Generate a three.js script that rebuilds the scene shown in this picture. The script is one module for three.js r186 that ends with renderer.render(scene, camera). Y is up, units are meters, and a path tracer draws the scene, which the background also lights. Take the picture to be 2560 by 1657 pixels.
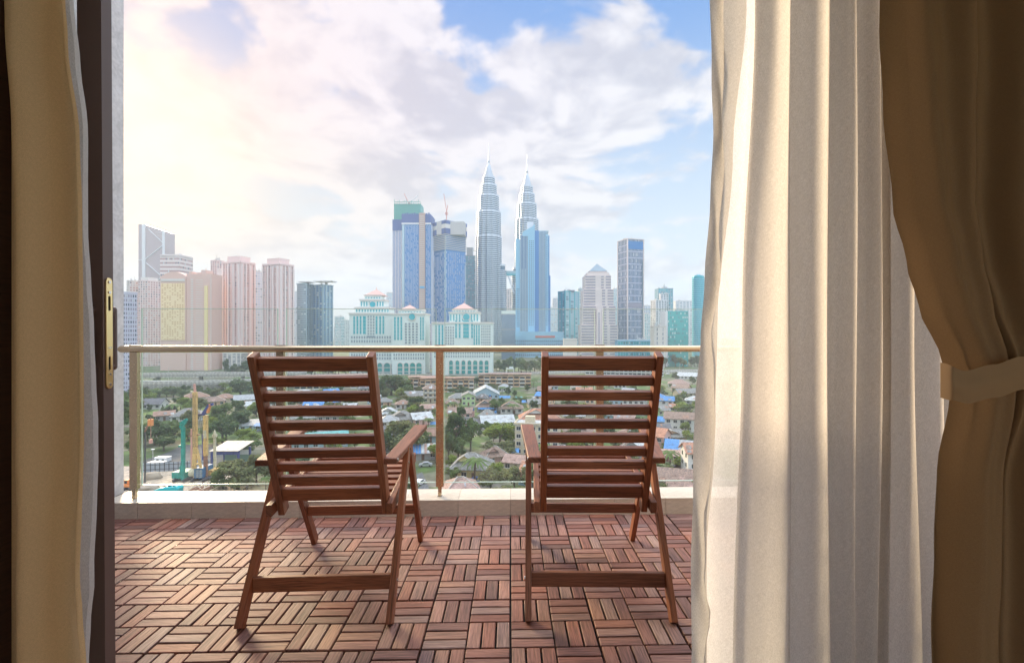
import * as THREE from 'three';
import { mergeGeometries } from 'three/addons/utils/BufferGeometryUtils.js';
import { RoundedBoxGeometry } from 'three/addons/geometries/RoundedBoxGeometry.js';
import { ImprovedNoise } from 'three/addons/math/ImprovedNoise.js';

// ---------------------------------------------------------------- camera, sky, sun, exposure
const scene = new THREE.Scene();
const W = 2560, H = 1657, FOCAL = 1245, CX = 1307, CY = 828.5;      // lens read off the decking grid, in pixels of the photograph
const EYE = 1.055, TURN = 0.0267, GROUND = -44;                      // metres; radians; street level below the balcony
const camera = new THREE.PerspectiveCamera(2 * Math.atan(CY / FOCAL) * 180 / Math.PI, W / H, 0.05, 20000);
camera.setViewOffset(W, H, W / 2 - CX, 0, W, H);
camera.position.set(0, EYE, 0);
camera.rotation.y = -TURN;
scene.add(camera);
const renderer = new THREE.WebGLRenderer({ antialias: true });
renderer.toneMapping = THREE.LinearToneMapping;
renderer.toneMappingExposure = 4.0;
renderer.shadowMap.enabled = true;

const D2R = Math.PI / 180;
const SUN_AZ = -38 * D2R, SUN_EL = 16 * D2R;                         // low, beyond the balcony's end wall
const sunDir = new THREE.Vector3(Math.sin(SUN_AZ) * Math.cos(SUN_EL), Math.sin(SUN_EL), -Math.cos(SUN_AZ) * Math.cos(SUN_EL));
const sun = new THREE.DirectionalLight(new THREE.Color(1, 0.77, 0.50), 2.3);
sun.position.copy(sunDir).multiplyScalar(900);
sun.castShadow = true; sun.shadow.radius = 28; sun.shadow.mapSize.set(4096, 4096);
Object.assign(sun.shadow.camera, { left: -900, right: 900, top: 600, bottom: -600, near: 1, far: 3000 });
scene.add(sun); scene.add(sun.target);
scene.fog = new THREE.FogExp2(new THREE.Color(0.74, 0.90, 1.0), 0.00026);

// ---------------------------------------------------------------- small tools
const noise = new ImprovedNoise();
function rng(seed) { let a = seed >>> 0; return () => { a = (a + 0x6d2b79f5) | 0; let t = Math.imul(a ^ (a >>> 15), 1 | a); t = (t + Math.imul(t ^ (t >>> 7), 61 | t)) ^ t; return ((t ^ (t >>> 14)) >>> 0) / 4294967296; }; }
const lerp = (a, b, t) => a + (b - a) * t, clamp = (x, a = 0, b = 1) => Math.min(b, Math.max(a, x));
const smooth = (a, b, x) => { const t = clamp((x - a) / (b - a)); return t * t * (3 - 2 * t); };
function fbm(x, y, z, oct, gain = 0.5) { let s = 0, a = 1, n = 0; for (let i = 0; i < oct; i++) { s += a * noise.noise(x, y, z); n += a; a *= gain; x = x * 2.03 + 17.1; y = y * 2.03 + 5.3; z = z * 2.03 + 9.7; } return s / n; }

// ---------------------------------------------------------------- the sky: air, thin cloud and bright cloud round the low sun
{
  const w = 3072, h = 1536, data = new Float32Array(w * h * 4);
  const px = new Float64Array(3);
  const gauss = (az, el, a, e, sa, se) => Math.exp(-(((az - a) / sa) ** 2) - (((el - e) / se) ** 2));
  for (let j = 0; j < h; j++) {
    const el = ((j + 0.5) / h - 0.5) * Math.PI, y = Math.sin(el), c = Math.cos(el), eld = el / D2R;
    for (let i = 0; i < w; i++) {
      const phi = ((i + 0.5) / w - 0.5) * 2 * Math.PI, x = Math.cos(phi) * c, z = Math.sin(phi) * c, o = (j * w + i) * 4;
      data[o + 3] = 1;
      if (eld < -6) { data[o] = 0.34; data[o + 1] = 0.37; data[o + 2] = 0.38; continue; }
      const cs = x * sunDir.x + y * sunDir.y + z * sunDir.z, sep = Math.acos(clamp(cs, -1, 1)) / D2R;
      let az = Math.atan2(x, -z) / D2R;
      const up = clamp(eld / 60);
      // clear air
      const hz = Math.exp(-Math.max(eld, 0) / 9.5), top = smooth(9, 37, eld);
      let r = lerp(0.25, 0.050, top), g = lerp(0.35, 0.165, top), b = lerp(0.47, 0.40, top);
      r = lerp(r, 0.52, hz); g = lerp(g, 0.53, hz); b = lerp(b, 0.525, hz);
      // cloud sheet: rounded puffs, finer towards the horizon
      if (eld > 0.2) {
        const k = 1 / (y + 0.30), u = x * k, v = z * k, e = y * k;
        const wx = fbm(u * 1.6 + 3, v * 1.6, 1.3 + e, 3) * 0.20, wz = fbm(u * 1.6, v * 1.6 + 8, 4.1 + e, 3) * 0.20;
        const f = (q, oct) => fbm((u + wx + q * sunDir.x) * 2.9 + 11.4, (v + wz + q * sunDir.z) * 2.9 + 2.2, e * 4.4 + 0.5 + q * 2, oct, 0.56);
        const n = f(0, 7);
        let bias = 0.07 + 0.14 * Math.exp(-((sep / 42) ** 2));
        bias += 0.10 * gauss(az, eld, 14, 33, 6, 5);
        bias -= 0.42 * gauss(az, eld, -3, 34, 8, 4.2) + 0.20 * gauss(az, eld, -17, 35, 5, 4) + 0.24 * gauss(az, eld, 15, 12, 13, 6.5);
        bias += 0.20 * gauss(az, eld, 12, 25, 11, 5) + 0.14 * gauss(az, eld, -9, 22, 11, 6);
        bias += 0.04 * Math.sin(az * 0.05 + 1) + 0.22 * smooth(38, 56, eld);  // extra unseen cloud overhead, added to whiten the light from above
        const cover = smooth(-0.06, 0.15, n + bias), thick = smooth(0.02, 0.5, n + bias);
        const edge = clamp(0.5 + (n - f(0.05, 6)) * 3.6);
        const body = lerp(0.68, 1.04, clamp(edge * 1.15 + 0.14 - 0.32 * thick));
        const cr = 0.452 * body, cg = 0.452 * Math.pow(body, 0.92), cb = 0.475 * Math.pow(body, 0.68), a = cover * 0.95 * smooth(0.2, 6, eld);
        r = lerp(r, cr, a); g = lerp(g, cg, a); b = lerp(b, cb, a);
      }
      // unseen sky overhead and opposite the sun is brightened as added fill light
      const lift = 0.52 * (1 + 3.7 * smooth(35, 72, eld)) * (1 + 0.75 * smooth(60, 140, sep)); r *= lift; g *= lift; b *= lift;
      // forward scatter round the sun, and its wide warm spread
      const near = Math.exp(-((sep / 8) ** 2)), wide = Math.exp(-sep / 15), broad = Math.exp(-((sep / 36) ** 2));
const q = 0.62 * Math.exp(-((sep / 16) ** 2)); r = lerp(r, 0.30, q); g = lerp(g, 0.262, q); b = lerp(b, 0.22, q); const high = smooth(11, 25, eld); g *= 1 - (0.05 + 0.045 * high) * broad - 0.05 * wide; b *= 1 - (0.11 - 0.06 * high) * broad - 0.22 * wide; r += 0.2 * near + 0.030 * wide + 0.012 * broad; g += 0.13 * near + 0.014 * wide + 0.002 * broad; b += 0.05 * near + 0.004 * wide + 0.008 * broad;
      if (eld < 0) { const t = smooth(0, -6, eld); r = lerp(r, 0.34, t); g = lerp(g, 0.37, t); b = lerp(b, 0.38, t); }
      data[o] = r; data[o + 1] = g; data[o + 2] = b;
    }
  }
  const sky = new THREE.DataTexture(data, w, h, THREE.RGBAFormat, THREE.FloatType);
  sky.mapping = THREE.EquirectangularReflectionMapping; sky.magFilter = THREE.LinearFilter; sky.minFilter = THREE.LinearFilter; sky.colorSpace = THREE.LinearSRGBColorSpace; sky.needsUpdate = true;
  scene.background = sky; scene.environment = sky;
}

// ---------------------------------------------------------------- names, labels, groups
const taken = new Map();
function numbered(name) { const n = taken.get(name) ?? 0; taken.set(name, n + 1); return n ? `${name}_${String(n).padStart(3, '0')}` : name; }
function mesh(name, geometry, material, parent) {
  const m = new THREE.Mesh(geometry, material); m.name = parent && parent !== scene ? name : numbered(name);
  m.castShadow = true; m.receiveShadow = true; (parent ?? scene).add(m); return m;
}
function tag(o, label, category, group) { o.userData.label = label; o.userData.category = category; if (group) o.userData.group = group; return o; }
function structure(o, label) { o.userData.kind = 'structure'; if (label) o.userData.label = label; return o; }
function stuff(o) { o.userData.kind = 'stuff'; return o; }
function thing(name, label, category, x = 0, y = 0, z = 0, turn = 0, group) {
  const g = new THREE.Group(); g.name = numbered(name); g.position.set(x, y, z); g.rotation.y = turn; scene.add(g); return tag(g, label, category, group);
}
function base(name, x = 0, y = 0, z = 0) { const g = new THREE.Group(); g.name = numbered(name); g.position.set(x, y, z); scene.add(g); return g; }

// ---------------------------------------------------------------- where a sight line through the photograph meets real planes
const COS = Math.cos(TURN), SIN = Math.sin(TURN);
function fromView(xc, y, d) { return new THREE.Vector3(xc * COS + d * SIN, y, -(d * COS - xc * SIN)); }       // sideways, height, distance ahead
function atDist(px, py, d) { return fromView((px - CX) / FOCAL * d, EYE - (py - CY) / FOCAL * d, d); }
function onGround(px, py) { return atDist(px, py, FOCAL * (EYE - GROUND) / (py - CY)); }
function atDepth(px, py, D) { const k = (px - CX) / FOCAL; return atDist(px, py, D / (COS - k * SIN)); }      // on the plane D metres out from the camera, parallel to the facade

// ---------------------------------------------------------------- geometry collector: boxes and faces joined to one mesh
class Bits {
  constructor() { this.p = []; this.n = []; this.u = []; this.ix = []; }
  quad(a, b, c, d, su = 1, sv = 1) {
    const i = this.p.length / 3, ab = [b[0] - a[0], b[1] - a[1], b[2] - a[2]], ad = [d[0] - a[0], d[1] - a[1], d[2] - a[2]];
    let n = [ab[1] * ad[2] - ab[2] * ad[1], ab[2] * ad[0] - ab[0] * ad[2], ab[0] * ad[1] - ab[1] * ad[0]]; const l = Math.hypot(...n) || 1; n = n.map((t) => t / l);
    const lu = Math.hypot(...ab), lv = Math.hypot(...ad);
    this.p.push(...a, ...b, ...c, ...d); this.n.push(...n, ...n, ...n, ...n); this.u.push(0, 0, lu * su, 0, lu * su, lv * sv, 0, lv * sv);
    this.ix.push(i, i + 1, i + 2, i, i + 2, i + 3); return this;
  }
  tri(a, b, c) {
    const i = this.p.length / 3, ab = [b[0] - a[0], b[1] - a[1], b[2] - a[2]], ac = [c[0] - a[0], c[1] - a[1], c[2] - a[2]];
    let n = [ab[1] * ac[2] - ab[2] * ac[1], ab[2] * ac[0] - ab[0] * ac[2], ab[0] * ac[1] - ab[1] * ac[0]]; const l = Math.hypot(...n) || 1; n = n.map((t) => t / l);
    this.p.push(...a, ...b, ...c); this.n.push(...n, ...n, ...n); this.u.push(0, 0, Math.hypot(...ab), 0, 0, Math.hypot(...ac)); this.ix.push(i, i + 1, i + 2); return this;
  }
  box(x0, x1, y0, y1, z0, z1) {
    this.quad([x0, y0, z1], [x1, y0, z1], [x1, y1, z1], [x0, y1, z1]); this.quad([x1, y0, z0], [x0, y0, z0], [x0, y1, z0], [x1, y1, z0]);
    this.quad([x1, y0, z1], [x1, y0, z0], [x1, y1, z0], [x1, y1, z1]); this.quad([x0, y0, z0], [x0, y0, z1], [x0, y1, z1], [x0, y1, z0]);
    this.quad([x0, y1, z1], [x1, y1, z1], [x1, y1, z0], [x0, y1, z0]); this.quad([x0, y0, z0], [x1, y0, z0], [x1, y0, z1], [x0, y0, z1]); return this;
  }
  bar(a, b, w, t = w) {                                              // a straight bar from a to b
    const A = new THREE.Vector3(...a), B = new THREE.Vector3(...b), f = B.clone().sub(A).normalize();
    const s = Math.abs(f.y) > 0.95 ? new THREE.Vector3(1, 0, 0) : new THREE.Vector3(0, 1, 0).cross(f).normalize(), q = f.clone().cross(s).normalize();
    s.crossVectors(q, f).normalize();
    const at = (P, i, j) => P.clone().addScaledVector(s, i * w / 2).addScaledVector(q, j * t / 2).toArray();
    const c = [[-1, -1], [1, -1], [1, 1], [-1, 1]];
    for (let k = 0; k < 4; k++) { const m = (k + 1) % 4; this.quad(at(A, ...c[k]), at(A, ...c[m]), at(B, ...c[m]), at(B, ...c[k])); }
    this.quad(at(A, ...c[3]), at(A, ...c[2]), at(A, ...c[1]), at(A, ...c[0])); this.quad(at(B, ...c[0]), at(B, ...c[1]), at(B, ...c[2]), at(B, ...c[3])); return this;
  }
  get empty() { return !this.ix.length; }
  geometry() {
    const g = new THREE.BufferGeometry();
    g.setAttribute('position', new THREE.Float32BufferAttribute(this.p, 3)); g.setAttribute('normal', new THREE.Float32BufferAttribute(this.n, 3)); g.setAttribute('uv', new THREE.Float32BufferAttribute(this.u, 2));
    g.setIndex(this.ix); return g;
  }
  build(name, material, parent) { return mesh(name, this.geometry(), material, parent); }
}
function boxed(name, material, parent, ...e) { return new Bits().box(...e).build(name, material, parent); }

// ---------------------------------------------------------------- textures and materials
function texture(w, h, fn, srgb = true) {
  const data = new Uint8Array(w * h * 4);
  for (let j = 0; j < h; j++) for (let i = 0; i < w; i++) { const c = fn(i / w, j / h, i, j), o = (j * w + i) * 4; data[o] = clamp(c[0]) * 255; data[o + 1] = clamp(c[1]) * 255; data[o + 2] = clamp(c[2]) * 255; data[o + 3] = 255; }
  const t = new THREE.DataTexture(data, w, h); t.wrapS = t.wrapT = THREE.RepeatWrapping; t.magFilter = THREE.LinearFilter; t.minFilter = THREE.LinearMipmapLinearFilter; t.generateMipmaps = true;
  if (srgb) t.colorSpace = THREE.SRGBColorSpace; t.needsUpdate = true; return t;
}
const sized = (t, sx, sy = sx) => { const c = t.clone(); c.repeat.set(1 / sx, 1 / sy); c.needsUpdate = true; return c; };
const std = (r, g, b, rough = 0.8, more = {}) => new THREE.MeshStandardMaterial({ color: new THREE.Color().setRGB(r, g, b), roughness: rough, side: THREE.DoubleSide, ...more });
const phys = (r, g, b, rough = 0.8, more = {}) => new THREE.MeshPhysicalMaterial({ color: new THREE.Color().setRGB(r, g, b), roughness: rough, side: THREE.DoubleSide, ...more });
// seamless noise on a torus-like blend
function tileNoise(u, v, fx, fy, z, oct) {
  const a = fbm(u * fx, v * fy, z, oct), b = fbm((u - 1) * fx, v * fy, z, oct), c = fbm(u * fx, (v - 1) * fy, z, oct), d = fbm((u - 1) * fx, (v - 1) * fy, z, oct);
  return lerp(lerp(a, b, u), lerp(c, d, u), v);
}
const T = {};
T.wood = texture(1024, 512, (u, v) => {
  const kn = tileNoise(u, v, 3, 3, 2.2, 2), line = tileNoise(u + kn * 0.02, v + kn * 0.05, 5, 46, 7.1, 3), fine = tileNoise(u, v, 16, 150, 3.3, 2), big = tileNoise(u, v, 2, 5, 5.5, 2);
  const l = 0.90 + line * 0.55 + fine * 0.36 + big * 0.30; return [l, l * (0.97 - line * 0.05), l * (0.95 - big * 0.08)];
});
T.speck = texture(512, 512, (u, v) => { const n = tileNoise(u, v, 60, 36, 4.4, 2), m = tileNoise(u, v, 9, 9, 1.1, 2); const l = 0.95 + n * 0.15 + m * 0.04; return [l, l, l]; });
T.fleck = texture(512, 512, (u, v) => { const n = tileNoise(u, v, 46, 24, 9.4, 2); const l = 0.5 + n * 0.9; return [l, l, l]; }, false);
T.grit = texture(512, 512, (u, v) => { const n = tileNoise(u, v, 40, 40, 2.4, 3), m = tileNoise(u, v, 5, 5, 7.7, 3); const l = 0.94 + n * 0.14 + m * 0.14; return [l, l * 0.995, l * 0.985]; });
T.bump = texture(512, 512, (u, v) => { const n = tileNoise(u, v, 44, 44, 2.4, 3); const l = 0.5 + n * 0.8; return [l, l, l]; }, false);
T.weather = texture(512, 512, (u, v) => { const n = tileNoise(u, v, 12, 12, 6.4, 4), s = tileNoise(u, v, 40, 3, 3.1, 2), p = smooth(0.10, 0.22, tileNoise(u, v, 5, 5, 9.9, 3)); const l = 0.90 + n * 0.50 + s * 0.22 - p * 0.16; return [l, l * (1 - n * 0.05 - p * 0.05), l * (0.97 - n * 0.10 - p * 0.08)]; });
T.smear = texture(512, 512, (u, v) => { const n = tileNoise(u, v, 4, 3, 3.7, 4), s = tileNoise(u, v, 60, 3, 8.3, 2), d = smooth(.22, .34, tileNoise(u, v, 70, 70, 5.1, 2)); const l = 0.05 + Math.max(0, n) * 0.30 + Math.max(0, s) * 0.10 + d * 0.08; return [l, l, l]; }, false);
T.corrug = texture(256, 64, (u, v) => { const l = 0.5 + 0.5 * Math.sin(u * Math.PI * 2 * 16); return [l, l, l]; }, false);

// ---------------------------------------------------------------- the balcony and the room behind the camera
const M = {};
M.plaster = std(0.72, 0.70, 0.72, 0.9, { map: sized(T.grit, 0.9), bumpMap: sized(T.bump, 0.12), bumpScale: 0.003 });
M.slab = std(0.70, 0.69, 0.66, 0.9, { map: sized(T.grit, 1.4) });
M.roomPaint = std(0.84, 0.79, 0.71, 0.85, { map: sized(T.grit, 1.1) });
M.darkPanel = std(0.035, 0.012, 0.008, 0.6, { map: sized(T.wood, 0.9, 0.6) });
M.ceramic = std(0.66, 0.59, 0.47, 0.42, { map: sized(T.grit, 0.5) });
M.grout = std(0.20, 0.17, 0.14, 0.95);
M.black = std(0.03, 0.024, 0.022, 0.8);
M.roomFloor = std(0.60, 0.48, 0.36, 0.45, { map: sized(T.wood, 1.2, 0.5) });

const LEFT = -2.333, DECK0 = 1.53, FACE = 2.86, OUT = 3.06, RIGHT = 3.4;      // end wall, deck edge at the door, kerb face, outer edge, far end
{
  // the tower below the balcony, its slab and the slab above
  structure(boxed('balcony_slab', M.slab, null, LEFT - 0.2, RIGHT + 0.2, -0.30, -0.042, -(OUT - 0.012), -1.2));
  structure(boxed('balcony_slab', M.slab, null, LEFT - 0.2, RIGHT + 0.2, 3.30, 3.46, -1.78, -1.30));
  structure(boxed('building_wall', M.plaster, null, -9, 9, GROUND, -0.302, -(DECK0 + 0.03), 3.2));
  structure(boxed('balcony_wall', M.plaster, null, LEFT - 0.16, LEFT, -0.04, 3.298, -(OUT + 0.012), -1.30));
  structure(boxed('facade_wall', M.plaster, null, -9, -2.05, -0.30, 3.298, -1.51, -1.36));
  structure(boxed('facade_wall', M.plaster, null, 1.34, 9, -0.30, 3.298, -1.51, -1.36));
  structure(boxed('facade_wall', M.plaster, null, -2.05, 1.34, 2.46, 3.296, -1.51, -1.36));
  // the room: lit by the wide door opening and by an added rear window
  structure(boxed('room_floor', M.roomFloor, null, -2.2, 3.2, -0.24, -0.03, -1.355, 3.14));
  structure(boxed('room_ceiling', M.roomPaint, null, -2.2, 3.2, 2.62, 2.80, -1.355, 3.14));
  structure(boxed('room_wall', M.roomPaint, null, 2.9, 3.06, -0.03, 2.62, -1.355, 3.14));
  // added unseen window behind the viewer, giving fill light on curtains and chair backs
  structure(boxed('room_wall', M.roomPaint, null, -2.2, 3.2, -0.03, 0.42, 3.0, 3.14)); structure(boxed('room_wall', M.roomPaint, null, -2.2, 3.2, 2.50, 2.62, 3.0, 3.14));
  { const w = thing('added_fill_window', 'added window behind the viewer, opened for fill light on curtains and chairs', 'window', 0, 0, 3.07), f = std(0.7, 0.7, 0.68, 0.5), gl = phys(0.97, 0.98, 0.98, 0, { transmission: 1, thickness: 0 }); for (let k = 0; k < 4; k++) { const x = lerp(-2.04, 2.88, k / 3); boxed('frame', f, w, x - 0.03, x + 0.03, 0.422, 2.498, -0.04, 0.04); if (k < 3) { const q = lerp(-2.04, 2.88, (k + 1) / 3); new Bits().quad([x + 0.031, 0.43, 0], [q - 0.031, 0.43, 0], [q - 0.031, 2.49, 0], [x + 0.031, 2.49, 0]).build('pane', gl, w); } } }
  structure(boxed('room_wall', M.roomPaint, null, -2.2, -2.05, -0.03, 2.62, -1.355, 3.14));
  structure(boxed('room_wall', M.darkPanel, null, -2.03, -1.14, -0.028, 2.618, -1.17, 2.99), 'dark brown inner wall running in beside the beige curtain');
}

// ---- decking: blocks of three acacia slats, 150 mm square, turned a quarter from block to block
{
  const deck = base('deck', 0.0045, 0, 0); structure(deck, 'reddish brown wood decking of small slat blocks');
  boxed('deck_base', M.black, deck, LEFT - 0.004, RIGHT, -0.041, -0.023, -FACE, -DECK0 + 0.15);
  const S = 0.15, GAP = 0.006, W3 = (S - GAP) / 3 - 0.0044, L = S - GAP, r = rng(41);
  const tones = [[0.371, 0.176, 0.129], [0.319, 0.138, 0.098], [0.411, 0.213, 0.164], [0.277, 0.133, 0.104], [0.360, 0.155, 0.109], [0.442, 0.240, 0.186], [0.298, 0.150, 0.120], [0.257, 0.117, 0.093], [0.391, 0.165, 0.109], [0.339, 0.192, 0.153]];
  tones.push([.38, .25, .21], [.22, .115, .092], [.42, .235, .165], [.33, .20, .17]);
  const mats = tones.map((t) => std(t[0], t[1], t[2], 0.64, { map: T.wood, bumpMap: T.wood, bumpScale: 0.0011 }));
  const variant = [];
  for (let k = 0; k < 12; k++) {                                       // slats with softened long edges, each with its own stretch of grain
    const g = new RoundedBoxGeometry(L, 0.022, W3, 1, 0.003), p = g.attributes.position, uv = g.attributes.uv, ou = r() * 1.3, ov = r() * 0.9;
    for (let i = 0; i < p.count; i++) uv.setXY(i, p.getX(i) / 0.62 + ou, (p.getZ(i) + p.getY(i)) / 0.30 + ov);
    variant.push(g);
  }
  const all = [], FAR = 2.714;
  for (let row = 0; row < 9; row++) for (let col = -17; col < 21; col++) {
    const x = col * S, far = FAR + S - row * S;                          // far edge of the block
    if (x + S < LEFT || x > 2.6) continue;
    let across = (row + col) % 2 !== 0;                                  // slats running left to right
    if (row === 0 && col >= 1) across = [0, 1, 1, 0, 0, 1, 1, 0][(col - 1) % 8] === 1;
    if (row === 0 && col <= -7) across = [1, 0, 0, 1, 1, 0, 0, 1][(-col - 7) % 8] === 1;
    for (let k = 0; k < 3; k++) {
      const ti = Math.floor((col + 40) / 2) * 57 + Math.floor(row / 2) * 131, tj = (q) => Math.sin(ti * 12.9898 + q * 78.233) * 0.5, off = (k + 0.5) * S / 3, jit = (r() - 0.5) * 0.0022 + tj(3) * 0.002;
      const cx = (across ? x + S / 2 : x + off) + tj(1) * 0.0022 - ((col + 40) % 2 - 0.5) * 0.0016, cz = (across ? -(far - off) : -(far - S / 2)) + tj(2) * 0.0022 + (row % 2 - 0.5) * -0.0016;
      if (-cz > FACE - 0.006 || cx < LEFT + 0.01) continue;
      const xc = cx * COS + cz * -SIN, d = -cz * COS + cx * SIN, px = CX + FOCAL * (cx * COS - -cz * SIN) / (-cz * COS + cx * SIN), py = CY + FOCAL * EYE / d;
      all.push({ cx, cz, across, jit, seen: px > 255 && px < 1830 && py < 1690, size: 1 / d ** 2, v: Math.floor(r() * 12), m: Math.floor(r() * mats.length), flip: r() < 0.5, skew: (r() - 0.5) * 0.010 });
    }
  }
  all.sort((a, b) => (b.seen - a.seen) || (b.size - a.size));
  const rest = [];
  all.forEach((s, i) => {
    const turn = (s.across ? 0 : Math.PI / 2) + (s.flip ? Math.PI : 0) + s.skew;
    if (i < 300) { const m = mesh('slat', variant[s.v], mats[s.m], deck); m.position.set(s.cx, -0.011 + s.jit, s.cz); m.rotation.y = turn; }
    else { const g = variant[s.v].clone(); g.rotateY(turn); g.translate(s.cx, -0.011 + s.jit, s.cz); (rest[s.m] ??= []).push(g); }
  });
  rest.forEach((list, i) => stuff(mesh('slat', mergeGeometries(list), mats[i], deck)));
}

// ---- tiled kerb along the outer edge
{
  const kerb = base('kerb', 0.005, 0, 0); structure(kerb, 'low kerb clad in cream tiles under the glass railing');
  boxed('kerb_core', M.grout, kerb, LEFT, RIGHT, -0.04, 0.082, -(OUT - 0.008), -(FACE + 0.008));
  const face = [], lid = []; const r = rng(5);
  const tones = [[.70, .64, .54], [.74, .68, .58], [.68, .63, .54]].map((t) => std(t[0], t[1], t[2], 0.45, { map: sized(T.grit, 0.5) }));
  const gf = new RoundedBoxGeometry(0.2985, 0.124, 0.010, 1, 0.0012), gl = new RoundedBoxGeometry(0.2985, 0.009, OUT - FACE + 0.004, 1, 0.0012);
  for (let k = -8; k < 11; k++) {
    const x = k * 0.3 + 0.15; if (x - 0.15 < LEFT - 0.31) continue;
    const cut = k === -8, m = tones[Math.floor(r() * 3)];
    const f = mesh('tile', gf, m, kerb), t = mesh('tile', gl, m, kerb);
    f.position.set(x, 0.024, -(FACE + 0.0035)); t.position.set(x, 0.0865, -(FACE + OUT) / 2);
    if (cut) { for (const q of [f, t]) { q.scale.x = 0.68; q.position.x = x + 0.048; } }
  }
}

// ---- railing: steel posts and handrail, glass panels behind
{
  M.steel = std(0.60, 0.49, 0.34, 0.38, { metalness: 0.75, roughnessMap: sized(T.bump, 0.5) });
  M.steelBright = std(0.68, 0.64, 0.58, 0.2, { metalness: 1 });
  M.railGlass = phys(0.955, 0.985, 0.97, 1.0, { roughnessMap: sized(T.smear, 0.95, 1.1), transmission: 1, thickness: 0, ior: 1.5 });
  M.glassEdge = phys(0.72, 0.86, 0.80, 0.25, { transmission: 0.35, thickness: 0 });
  const g = thing('balustrade', 'steel and glass balcony railing standing on the tiled kerb', 'railing', 0, 0, -2.93);
  const X = [-2.162, -1.331, -0.408, 0.533, 1.475, 2.415], Y = 0.953, R = 0.0195;
  const rail = new THREE.CapsuleGeometry(R, 5.5, 8, 24); rail.rotateZ(Math.PI / 2); rail.translate(-2.256 + 2.75 + R, Y, 0);
  mesh('handrail', rail, M.steel, g);
  X.forEach((x, i) => {
    const post = boxed('post', M.steel, g, x - 0.0215, x + 0.0215, 0.148, Y - 0.017, -0.013, 0.013);
    boxed('stem', M.steel, post, x - 0.010, x + 0.010, 0.0912, 0.152, -0.010, 0.010);
    boxed('base_plate', M.steelBright, post, x - 0.014, x + 0.014, 0.0910, 0.0935, -0.014, 0.014);
    boxed('clip', M.steelBright, post, x - 0.03, x + 0.03, Y + R - 0.002, Y + R + 0.004, -0.03, 0.006);
  });
  for (let i = -1; i < X.length; i++) {
    const a = i < 0 ? LEFT + 0.03 : X[i] + 0.027, b = i + 1 < X.length ? X[i + 1] - 0.027 : RIGHT;
    if (i < 0) continue;
    const z = -0.021, pane = new Bits().quad([a, 0.166, z], [b, 0.166, z], [b, 1.186, z], [a, 1.186, z]).build('glass_panel', M.railGlass, g);
    const e = new Bits(); const t = 0.005;
    e.box(a, b, 1.186, 1.189, z - t, z + t); e.box(a, b, 0.1625, 0.166, z - t, z + t); e.box(a - 0.003, a, 0.1625, 1.189, z - t, z + t); e.box(b, b + 0.003, 0.1625, 1.189, z - t, z + t);
    e.build('panel_edge', M.glassEdge, pane);
  }
}

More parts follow.
